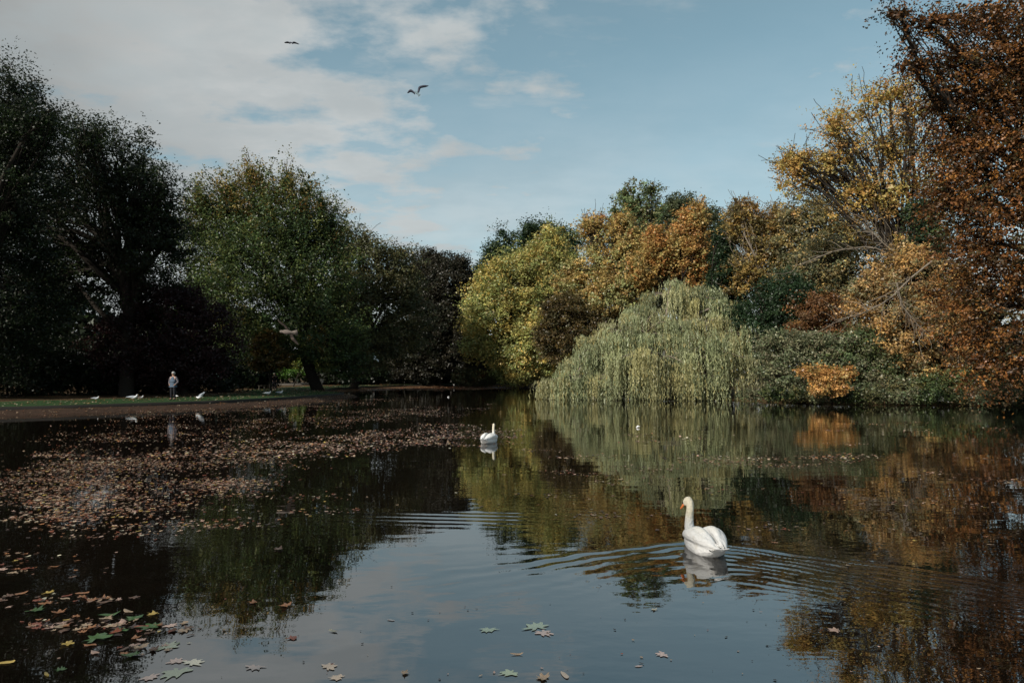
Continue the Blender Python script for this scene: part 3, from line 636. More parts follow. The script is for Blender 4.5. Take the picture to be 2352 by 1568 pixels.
def fuse(bm, voxel, smooth=4, sub=0):
    """melts overlapping shapes into one continuous skin"""
    bmesh.ops.recalc_face_normals(bm, faces=bm.faces)
    me = bpy.data.meshes.new('tmp'); bm.to_mesh(me); bm.free()
    ob = bpy.data.objects.new('tmp', me); C.objects.link(ob)
    if voxel:
        m = ob.modifiers.new('r', 'REMESH'); m.mode = 'VOXEL'; m.voxel_size = voxel
        m = ob.modifiers.new('s', 'SMOOTH'); m.factor = .5; m.iterations = smooth
    dg = bpy.context.evaluated_depsgraph_get(); me2 = bpy.data.meshes.new_from_object(ob.evaluated_get(dg))
    bpy.data.objects.remove(ob); me2.polygons.foreach_set('use_smooth', np.ones(len(me2.polygons), bool)); me2.materials.clear(); return me2
def interp_c(P, n):
    P = np.array(P, float); s = np.linspace(0, len(P)-1, n); out_ = []
    for u in s:                                    # Catmull-Rom
        i = min(int(u), len(P)-2); f_ = u-i; p0, p1, p2, p3 = P[max(i-1, 0)], P[i], P[i+1], P[min(i+2, len(P)-1)]
        out_.append(.5*((2*p1)+(-p0+p2)*f_+(2*p0-5*p1+4*p2-p3)*f_**2+(-p0+3*p1-3*p2+p3)*f_**3))
    return np.array(out_)
def swan(label, loc, rz, yaw, bill_drop, neck, scale=1.):
    root = empty('swan', loc, label, 'swan', 'mute swans on the pond', rz); root.scale = (scale,)*3
    bm = bmesh.new()
    prof = [(-.56, .02, .012, .15), (-.50, .055, .022, .145), (-.42, .10, .05, .125), (-.32, .145, .085, .095), (-.18, .185, .12, .075), (0, .19, .135, .07), (.16, .175, .135, .075), (.28, .145, .125, .085), (.36, .085, .09, .10), (.395, .02, .03, .11)]
    q = interp_c(prof, 28); tubeb(bm, [(0, a[0], a[3]) for a in q], [(max(.005, a[2]), max(.005, a[1])) for a in q], 24)
    for s in (-1, 1):                              # folded, slightly arched wings
        w_ = interp_c([(s*.09, .24, .15, .05, .08), (s*.118, .12, .185, .075, .10), (s*.122, -.04, .20, .085, .10), (s*.108, -.20, .19, .078, .085), (s*.085, -.34, .172, .055, .058), (s*.058, -.47, .16, .025, .03), (s*.04, -.55, .155, .008, .012)], 26)
        tubeb(bm, [a[:3] for a in w_], [(a[3], a[4]) if True else 0 for a in w_], 20)
        w_ = interp_c([(s*.075, .14, .215, .04, .055), (s*.09, -.02, .25, .055, .06), (s*.078, -.17, .25, .055, .055), (s*.055, -.31, .218, .035, .038), (s*.035, -.43, .185, .012, .015)], 20)
        tubeb(bm, [a[:3] for a in w_], [(a[3], a[4]) for a in w_], 16)
    nk = interp_c(neck, 26); tubeb(bm, [a[:3] for a in nk], [a[3]*(1.16 if 'near' in label else 1) for a in nk], 16)
    hp = Vector(nk[-1][:3]); cy, sy = math.cos(yaw), math.sin(yaw)
    f_ = Vector((-sy*math.cos(bill_drop), cy*math.cos(bill_drop), -math.sin(bill_drop)))
    rot = f_.to_track_quat('Y', 'Z').to_matrix().to_4x4()
    ell(bm, hp+f_*.022+Vector((0, 0, .002)), (.042, .062, .045), rot); ell(bm, hp+f_*.055-Vector((0, 0, .004)), (.030, .040, .030), rot)
    link('body', fuse(bm, .011 if 'near' in label else .017, 4), FEATH, root)
    bm = bmesh.new()
    b0 = hp+f_*.078; drop = rot.to_3x3() @ Vector((0, 0, -1))
    tubeb(bm, [b0, b0+f_*.02+drop*.004, b0+f_*.045+drop*.009, b0+f_*.065+drop*.012, b0+f_*.078+drop*.015], [(.019, .019), (.017, .016), (.011, .014), (.008, .013), (.003, .007)], 12)
    link('bill', fuse(bm, 0), BILL, root)
    bm = bmesh.new(); ell(bm, b0-f_*.004-drop*.016, (.014, .018, .014), rot, 10, 8)
    tubeb(bm, [hp+f_*.045-drop*.004, hp+f_*.07-drop*.002, b0+f_*.006], [(.02, .02), (.0215, .023), (.019, .019)], 12)
    link('bill_knob', fuse(bm, 0), BLACK, root)
    side = rot.to_3x3() @ Vector((1, 0, 0))
    for s in (-1, 1):
        bm = bmesh.new(); ell(bm, hp+f_*.042+side*s*.030-drop*.008, (.006,)*3, None, 8, 6); link('eye', fuse(bm, 0), BLACK, root)
    # long flight feathers at the wing ends and the tail
    bm = bmesh.new()
    for s in (-1, 1):
        for k in range(7):
            y0 = -.30-.02*k; x0 = s*(.15-.014*k); z0 = .12+.014*k; tip = Vector((s*(.085-.012*k), -.50-.022*k+.012*k, .125+.008*k)); a = Vector((x0, y0+.15, z0))
            d = (tip-a).normalized(); sd_ = Vector((0, 0, 1)).cross(d).normalized(); upv = d.cross(sd_)
            vs = []
            for u, w2 in ((0, .014), (.35, .022), (.7, .019), (.92, .010), (1, .002)):
                p = a.lerp(tip, u); vs.append((bm.verts.new(p+upv*w2+sd_*s*.004), bm.verts.new(p-upv*w2), bm.verts.new(p+sd_*s*-.006)))
            for A, B in zip(vs, vs[1:]):
                for i in range(3): bm.faces.new((A[i], A[(i+1) % 3], B[(i+1) % 3], B[i]))
    for k in range(-3, 4):
        a = Vector((k*.012, -.40, .135)); tip = Vector((k*.024, -.60+.012*abs(k), .165)); vs = []
        for u, w2 in ((0, .016), (.5, .02), (.85, .012), (1, .002)):
            p = a.lerp(tip, u); vs.append((bm.verts.new(p+Vector((w2, 0, -.002*abs(k)))), bm.verts.new(p+Vector((-w2, 0, 0))), bm.verts.new(p+Vector((0, 0, .006)))))
        for A, B in zip(vs, vs[1:]):
            for i in range(3): bm.faces.new((A[i], A[(i+1) % 3], B[(i+1) % 3], B[i]))
    link('flight_feathers', fuse(bm, 0), FEATH, root)
swan('large white swan on the near water, seen from behind, head turned left with orange bill', (SWAN.x, SWAN.y, -.015), HEAD, R(68), R(46),
     [(0, .24, .06, .085), (-.03, .315, .12, .070), (-.05, .345, .22, .052), (-.055, .33, .33, .044), (-.05, .315, .43, .040), (-.04, .335, .505, .039), (-.05, .365, .55, .036)], .88)
swan('small white swan in the middle distance with its neck straight up, facing away', (SWAN2.x, SWAN2.y, -.015), R(-20), R(10), R(20),
     [(0, .24, .06, .085), (0, .315, .12, .068), (0, .335, .22, .048), (0, .33, .33, .040), (0, .33, .43, .037), (0, .35, .52, .034)], .92)

GW = basic('gull_white', (.62, .63, .64), .7, .2, .08, 12); GG = basic('gull_grey', (.30, .33, .37), .7, .2, .12, 12)
GB = basic('gull_brown', (.13, .10, .085), .8, .2, .35, 30); GBody = basic('gull_pale_brown', (.11, .092, .08), .8, .2, .35, 30)
GD = basic('gull_dark', (.045, .05, .07), .7, .2, .3, 12); GT = basic('gull_teal_grey', (.12, .17, .19), .7, .2, .2, 12)
LEG = basic('bird_leg', (.35, .14, .08), .6, .3, .1); GBILL = basic('gull_bill', (.40, .20, .05), .5, .3, .1)
def gull_stand(label, px, py_feet, Zg, rz, wing=GG, body=GW, pitch=0., sc=1., in_water=False):
    L = on(px, py_feet, Zg); L.z = max(0, ground_h(L.x, L.y))+.02 if not in_water else 0
    root = empty('gull', L, label, 'gull', 'gulls standing along the left bank', rz); root.scale = (sc,)*3
    c_, s_ = math.cos(pitch), math.sin(pitch); piv = Vector((0, 0, .16))
    def T(p): p = Vector(p)-piv; return Vector((p.x, p.y*c_+p.z*s_, -p.y*s_+p.z*c_))+piv
    bm = bmesh.new(); q = interp_c([(-.22, .01, .17), (-.14, .035, .165), (-.04, .062, .16), (.06, .066, .17), (.12, .045, .20), (.145, .034, .245), (.16, .030, .275), (.185, .016, .28), (.20, .006, .275)], 18)
    tubeb(bm, [T((0, a[0], a[2])) for a in q], [max(.004, a[1]) for a in q], 12); link('body', fuse(bm, .011, 2), body, root)
    for s in (-1, 1):
        bm = bmesh.new(); q = interp_c([(.09, .008, .19), (.02, .018, .195), (-.08, .02, .19), (-.18, .012, .185), (-.30, .003, .18)], 10)
        tubeb(bm, [T((s*.055*(1-abs(a[0]+.05)*1.5), a[0], a[2])) for a in q], [(a[1]*2.2, a[1]*.9) for a in q], 8); link('wing', fuse(bm, 0), wing, root)
        bm = bmesh.new(); tubeb(bm, [(s*.025, 0, .12), (s*.026, .01, .06), (s*.026, 0, .0)], [.007, .005, .005], 6)
        tubeb(bm, [(s*.026, 0, .002), (s*.03, .05, .0)], [(.004, .01), (.002, .018)], 6); link('leg', fuse(bm, 0), LEG, root)
    bm = bmesh.new(); tubeb(bm, [T((0, .185, .275)), T((0, .215, .268)), T((0, .235, .258))], [.010, .008, .003], 8); link('bill', fuse(bm, 0), GBILL, root)
gull_stand('small white gull standing alone on the grass, leftmost bird on the bank', 220, 921, .36, R(-80), sc=.85)
gull_stand('large grey-backed gull standing side-on with a brown bird right behind it', 306, 921, .36, R(-84), sc=1.25)
gull_stand('brownish bird facing the large grey-backed gull', 323, 918, .36, R(-70), wing=GB, body=GW, sc=.8)
gull_stand('small gull standing on the grass at the feet of the man in the vest', 402, 916, .36, R(60), sc=.9, wing=GW)
gull_stand('grey gull bending its bill down to the water below the grass edge', 460, 931, .04, R(80), pitch=R(42), sc=1.25, in_water=False)
gull_stand('white gull on the grass left of its neighbour, in front of the low bench', 615, 909, .36, R(-60), sc=1.1, wing=GW)
gull_stand('white gull on the grass right of its neighbour, nearer the tip of the lawn', 643, 907, .36, R(-70), sc=1.1)

def wing_mesh(pts, chord, thick=.012):
    """pts: root, wrist, tip (world, relative); chord: (direction, widths)"""
    P_ = interp_c(pts, 12); cdir, w0 = chord; bm = bmesh.new(); rings = []
    for i, p in enumerate(P_):
        u = i/11; w2 = np.interp(u, [0, .45, .8, 1], w0); p = Vector(p); cd2 = Vector(cdir[0]).lerp(Vector(cdir[1]), u).normalized()
        d = Vector(P_[min(i+1, 11)]-P_[max(i-1, 0)]).normalized(); n = d.cross(cd2).normalized(); th = thick*(1-.7*u)
        rings.append([bm.verts.new(p), bm.verts.new(p+cd2*w2*.3+n*th), bm.verts.new(p+cd2*w2), bm.verts.new(p+cd2*w2*.3-n*th*.4)])
    for A, B in zip(rings, rings[1:]):
        for k in range(4): bm.faces.new((A[k], A[(k+1) % 4], B[(k+1) % 4], B[k]))
    bm.faces.new(rings[0][::-1]); bm.faces.new(rings[-1]); return fuse(bm, 0)
def gull_fly(label, Y, head, tail, w1, w2, ch1, ch2, widths, rad, mb, mw):
    """head, tail, wings given as (x px, y px, depth) of the photograph"""
    f_ = lambda q: at(q[0], q[1], Y+q[2]); c0 = f_(((head[0]+tail[0])/2, (head[1]+tail[1])/2, (head[2]+tail[2])/2))
    root = empty('flying_gull', c0, label, 'gull', 'gulls in flight'); h, tl = f_(head)-c0, f_(tail)-c0
    bm = bmesh.new(); prof = [(0, .08), (.06, .45), (.14, .62), (.24, .55), (.4, 1), (.6, .9), (.78, .5), (.9, .32), (1, .15)]
    tubeb(bm, [h.lerp(tl, a) for a, _ in prof], [rad*b2 for _, b2 in prof], 12); link('body', fuse(bm, rad*.22, 2), mb, root)
    d = (tl-h).normalized(); sd_ = d.cross(Vector((0, 1, .3))).normalized()
    bm = bmesh.new(); a = h.lerp(tl, .78); up_ = sd_.cross(d)*.008
    T_ = [bm.verts.new(v) for v in (a-sd_*rad*.35+up_, a+sd_*rad*.35+up_, tl+d*rad*1.1+sd_*rad*1.25, tl+d*rad*1.35, tl+d*rad*1.1-sd_*rad*1.25)]
    T2 = [bm.verts.new(v.co-up_*2) for v in T_]
    bm.faces.new(T_); bm.faces.new(T2[::-1])
    for k in range(5): bm.faces.new((T_[k], T_[(k+1) % 5], T2[(k+1) % 5], T2[k]))
    link('tail', fuse(bm, 0), mb, root)
    for ww, ch in ((w1, ch1), (w2, ch2)):
        pts = [np.array(f_(q)-c0) for q in ww]; link('wing', wing_mesh(pts, (ch, widths)), mw, root)
gull_fly('gull gliding against the cloud edge with one wing raised, highest contrast bird in the sky', 38, (952.6, 209.5, .05), (962.5, 218.5, -.25),
    [(953.5, 213, 0), (949, 208.5, .1), (944, 205.5, .2), (939, 207.5, .25), (935.2, 213.8, .3)], [(958.5, 213.5, -.05), (959.6, 206, 0), (961.5, 199.5, .05), (968, 196.6, .1), (976, 195.7, .1), (984.5, 197, .15)],
    [(-.1, .35, -.8), (.35, .3, -.8)], [(1, -.4, -.1), (.0, .4, -1)], [.12, .17, .13, .02], .068, GT, GD)
gull_fly('tiny dark gull high in the clouds, the topmost bird', 58, (664, 97.5, .1), (672, 99.2, -.2),
    [(666, 98, 0), (661.5, 95.5, .1), (657, 96, .1), (652.6, 98, .1)], [(670, 98, 0), (674.5, 96, .1), (680, 97.5, .1), (687.5, 101.5, .1)],
    [(0, .7, -.5), (0, .7, -.5)], [(0, .7, -.5), (0, .7, -.5)], [.16, .19, .13, .02], .07, GD, GD)
gull_fly('brown speckled young gull banking low over the water in front of the beech', 28, (641.5, 760.8, .1), (677, 763.5, -.05),
    [(663.5, 757.5, 0), (659, 750, -.1), (655, 745.8, -.2), (647, 739.5, -.35), (638.6, 734, -.5)], [(673, 766, 0), (675, 773, .1), (677.5, 777.5, .15), (682.5, 784, .3), (686.6, 791.6, .4)],
    [(-1, .3, .45), (-.35, .4, -.5)], [(-1, .3, -.2), (-.6, .3, -.4)], [.17, .17, .12, .02], .105, GBody, GB)
gull_fly('small pale gull flying low before the dark far wood', 68, (856.6, 823.6, 0), (864, 824.5, 0),
    [(860, 822.5, 0), (858.6, 819.5, 0), (857.6, 817.6, 0)], [(862, 824.5, 0), (865.5, 828.5, 0), (868.6, 830.8, .1)],
    [(.8, .2, .5), (.8, .2, .5)], [(-.3, .2, .9), (.8, .2, .5)], [.2, .2, .15, .05], .08, GW, GW)

# ------------------------------------------------------------------ people
SKIN = basic('skin', (.42, .25, .18), .6, .3, .1); HAIRW = basic('white_hair', (.36, .35, .34), .9, .2, .15, 20, .4, 60)
VEST = basic('grey_blue_vest', (.075, .105, .145), .9, .15, .2, 14, .4, 30); SHIRT = basic('light_shirt', (.13, .115, .125), .9, .15, .15, 14)
TROUS = basic('dark_trousers', (.016, .016, .02), .9, .15, .3); SHOE = basic('dark_shoes', (.02, .016, .013), .6, .3, .2)
COAT = basic('dark_coat', (.014, .013, .016), .9, .15, .3); SCARF = basic('pale_scarf', (.5, .47, .45), .9, .15, .2)
def skin_mesh(verts, edges, rad, root=0, sub=2):
    me = bpy.data.meshes.new('sk'); me.from_pydata(verts, edges, []); ob = bpy.data.objects.new('sk', me); C.objects.link(ob)
    m = ob.modifiers.new('s', 'SKIN'); m.use_smooth_shade = True
    for i, r in enumerate(rad):
        v = me.skin_vertices[0].data[i]; v.radius = r if isinstance(r, tuple) else (r, r); v.use_root = (i == root)
    m = ob.modifiers.new('b', 'SUBSURF'); m.levels = sub
    dg = bpy.context.evaluated_depsgraph_get(); me2 = bpy.data.meshes.new_from_object(ob.evaluated_get(dg)); bpy.data.objects.remove(ob)
    me2.polygons.foreach_set('use_smooth', np.ones(len(me2.polygons), bool)); me2.materials.clear(); return me2
def person(label, loc, rz, H, top, sleeve, hair, coat=False, look=.0, scarf=None, slim=1.):
    root = empty('person', loc, label, 'person', None, rz); k = H/1.75; root.scale = (k*slim, k*slim, k)
    # faces -Y (towards the pond)
    V = [(0, 0, .95), (0, 0, 1.12), (0, 0, 1.34), (0, .0, 1.45), (0, -.01, 1.52), (0, -.03, 1.60), (0, -.035, 1.68)]
    E = [(i, i+1) for i in range(6)]; Rr = [(.15, .11), (.145, .11), (.165, .11), (.07, .06), (.052, .052), (.075, .088), (.065, .078)]
    def add(p, pr, r): V.append(p); E.append((pr, len(V)-1)); Rr.append(r); return len(V)-1
    for s in (-1, 1):
        sh = add((s*.18, 0, 1.40), 2, (.06, .06)); el = add((s*.30, .05, 1.13), sh, (.043, .043)); wr_ = add((s*.20, -.09, .95), el, (.028, .028)); hd = add((s*.165, -.13, .92), wr_, (.036, .022))
        for j in range(4): add((s*(.135-.004*j), -.155+.016*j, .885-.008*(j % 2)), hd, (.009, .009))
        add((s*.15, -.165, .915), hd, (.01, .01))
        hp = add((s*.095, 0, .88), 0, (.095, .095)); kn = add((s*.11, -.015, .48), hp, (.06, .06)); an = add((s*.12, .02, .09), kn, (.042, .042)); add((s*.13, -.13, .04), an, (.04, .03))
    link('body', skin_mesh(V, E, Rr), SKIN, root)
    V = [(0, 0, .84 if not coat else .62), (0, 0, .98), (0, 0, 1.14), (0, 0, 1.36), (0, 0, 1.47)]; E = [(0, 1), (1, 2), (2, 3), (3, 4)]
    Rr = [(.21, .15), (.205, .15), (.20, .15), (.20, .145), (.09, .085)]
    link('coat' if coat else 'vest', skin_mesh(V, E, Rr, 1), top, root)
    for s in (-1, 1):
        link('sleeve', skin_mesh([(s*.13, 0, 1.40), (s*.20, 0, 1.385), (s*.31, .05, 1.13), (s*.215, -.08, .97)], [(0, 1), (1, 2), (2, 3)], [(.08, .08), (.078, .078), (.06, .06), (.05, .05)]), sleeve, root)
        link('trouser_leg', skin_mesh([(s*.085, 0, .95), (s*.10, 0, .84), (s*.11, -.015, .48), (s*.12, .02, .09)], [(0, 1), (1, 2), (2, 3)], [(.12, .12), (.115, .115), (.082, .082), (.068, .068)]), TROUS, root)
        link('shoe', skin_mesh([(s*.12, .05, .05), (s*.125, -.05, .045), (s*.132, -.16, .035)], [(0, 1), (1, 2)], [(.048, .05), (.05, .045), (.042, .032)]), SHOE, root)
    bm = bmesh.new(); ell(bm, (0, .0, 1.685), (.098, .112, .085)); ell(bm, (0, .045, 1.64), (.088, .075, .085)); 
    link('hair', fuse(bm, .02, 2), hair, root)
    bm = bmesh.new(); ell(bm, (0, -.125, 1.625), (.013, .02, .02), None, 8, 6); link('nose', fuse(bm, 0), SKIN, root)
    for s in (-1, 1):
        bm = bmesh.new(); ell(bm, (s*.032, -.108, 1.645), (.011, .008, .008), None, 8, 6); link('eye', fuse(bm, 0), BLACK, root)
    if scarf:
        bm = bmesh.new(); ell(bm, (0, -.03, 1.48), (.085, .08, .035)); link('scarf', fuse(bm, 0), scarf, root)
    return root
P1 = on(397, 917.5, .37); P1.z = ground_h(P1.x, P1.y)
person('white-haired man in a grey-blue vest and dark trousers standing with hands at his hips', P1, R(-12), 1.66, VEST, SHIRT, HAIRW)
P2 = at(630, 893, 65); P2.z = ground_h(P2.x, P2.y)
person('grey-haired woman in a long dark coat standing beside the low bench', P2, R(20), 1.64, COAT, COAT, HAIRW, coat=True, scarf=SCARF)

# ------------------------------------------------------------------ bench, sign
WOOD = basic('weathered_wood', (.09, .08, .065), .85, .2, .35, 6); METAL = basic('dark_metal', (.02, .022, .02), .5, .5, .2)
def boxm(name, c, s, mat, parent):
    bm = bmesh.new(); bmesh.ops.create_cube(bm, size=1, matrix=Matrix.Translation(c) @ Matrix.Diagonal((*s, 1)))
    bmesh.ops.bevel(bm, geom=bm.edges[:], offset=min(s)*.12, segments=1, affect='EDGES'); me = bpy.data.meshes.new(name); bm.to_mesh(me); bm.free(); return link(name, me, mat, parent)
B = at(608, 893, 66); B.z = ground_h(B.x, B.y)
bench = empty('park_bench', B, 'low backless wooden bench on the lawn left of the woman in the dark coat', 'bench')
for k in range(3): boxm('slat', (0, -.13+.13*k, .42), (1.25, .11, .045), WOOD, bench)
for s in (-1, 0, 1): boxm('leg', (s*.5, 0, .197), (.07, .34, .39), WOOD, bench)
B = at(728, 872, 90); B.z = ground_h(B.x, B.y)
bench = empty('park_bench', B, 'dark bench with a back on the far side of the path under the beech', 'bench')
for k in range(3): boxm('slat', (0, -.15+.14*k, .44), (1.7, .11, .04), METAL, bench)
for k in range(3): boxm('back_slat', (0, .25+.03*k, .56+.13*k), (1.7, .03, .10), METAL, bench)
for s in (-1, 1):
    boxm('leg', (s*.7, -.14, .205), (.06, .06, .41), METAL, bench); boxm('leg', (s*.7, .2, .42), (.06, .06, .84), METAL, bench)
S = at(499, 860, 55.); gzs = ground_h(S.x, S.y)
sign = empty('notice_sign', (S.x, S.y, gzs), 'small pale notice on a thin post at the edge of the dark shrubs', 'sign')
boxm('post', (0, .03, (S.z-gzs)/2+.05), (.05, .05, S.z-gzs+.1), METAL, sign)
boxm('panel', (0, -.01, S.z-gzs), (.22, .025, .36), basic('pale_notice', (.36, .48, .42), .5, .4, .1), sign)
boxm('notice_print', (0, -.026, S.z-gzs-.08), (.17, .004, .12), basic('notice_green', (.05, .16, .09), .5, .4, .1), sign)

# ------------------------------------------------------------------ fallen leaves on the water
def maple_outline(kind, r0):
    if kind == 'maple':
        L = [(-90, .10), (-60, .42), (-40, .62), (-30, .40), (-8, .78), (2, .92), (14, .60), (30, .52), (48, .80), (60, .90), (64, .66), (78, .62), (90, 1.0)]
        pts = [(r*math.cos(R(a)), r*math.sin(R(a))) for a, r in L]
        pts = pts+[(-x, y) for x, y in pts[-2:0:-1]]
        return [(x*.5, (y-.2)*.5) for x, y in pts]
    if kind == 'oval': return [(.2*math.cos(a)*(1-.25*math.sin(a)), .5*math.sin(a)) for a in np.linspace(-math.pi/2, 1.5*math.pi, 13)[:-1]]
    if kind == 'scrap': return [(-.4, -.2), (0, -.32), (.38, -.12), (.22, .08), (.45, .3), (.05, .22), (-.25, .36), (-.2, .1)]
def leaf_geo(kind, r):
    ax_, ay_ = r.uniform(.75, 1.05), r.uniform(.8, 1.1); sk_ = r.uniform(-.25, .25); o_ = [((x*ax_+y*sk_)*j_, y*ay_*j_) for (x, y) in maple_outline(kind, r) for j_ in [r.uniform(.8, 1.08)]]; cup = r.uniform(-.15, .55); fold = r.uniform(-.25, .45); ph = r.uniform(0, 6)
    V = [(0, -.03, .0)]+[(x, y, cup*(x*x+y*y)+fold*abs(x)*.4+.09*math.sin(5*math.atan2(y, x)+ph)*math.hypot(x, y)) for x, y in o_]
    V = np.array(V); V[:, 2] -= V[:, 2].min(); n = len(V)-1
    return V, np.array([(0, 1+i, 1+(i+1) % n) for i in range(n)])
LC = {'brown': (.11, .058, .034), 'orange': (.28, .12, .045), 'tan': (.36, .26, .17), 'yellow': (.38, .27, .06), 'green': (.05, .11, .03), 'pale green': (.20, .235, .14), 'pink': (.42, .28, .22), 'dark': (.035, .018, .012), 'russet': (.19, .05, .022), 'cream': (.5, .46, .34)}
LM = {k: basic(k.replace(' ', '_')+'_leaf', tuple(c*.75 for c in v), .5, .4, .4, 14, .35, 60, coat=.35) for k, v in LC.items()}
# the same leaf, flooded by a film of water: the sky mirrors on it
LMW = {k: basic(k.replace(' ', '_')+'_wet_leaf', tuple(min(.6, c*1.05) for c in v), .5, .4, .35, 14, .0, 60, coat=1.0) for k, v in LC.items()}
pr = random.Random(3)
cache = {}
def leaf_mesh(kind, col, wet):
    key = (kind, col, wet, pr.randrange(7))
    if key not in cache:
        V, Fc = leaf_geo(kind, pr)
        if wet: V[:, 2] *= .08
        me = mesh_np(kind+'_leaf', V, Fc); me.materials.append((LMW if wet else LM)[col])
        if kind == 'maple' and not wet or kind == 'maple':
            pass
        cache[key] = me
    return cache[key]
def leaf_obj(kind, col, px, py, size, label, wet=False, rz=None, group='fallen leaves floating on the pond'):
    p = on(px, py); o = bpy.data.objects.new({'maple': 'maple_leaf', 'oval': 'oval_leaf', 'scrap': 'curled_leaf'}[kind], leaf_mesh(kind, col, wet)); C.objects.link(o)
    p.z = .004+float(waves(np.array([p.x]), np.array([p.y]))[0]); o.location = p; size *= 1.1; o.scale = (size, size, size)
    o.rotation_euler = (0 if wet else pr.uniform(-.05, .05), 0 if wet else pr.uniform(-.05, .05), pr.uniform(0, 6.28) if rz is None else rz)
    return tag(o, label, 'leaf', group)
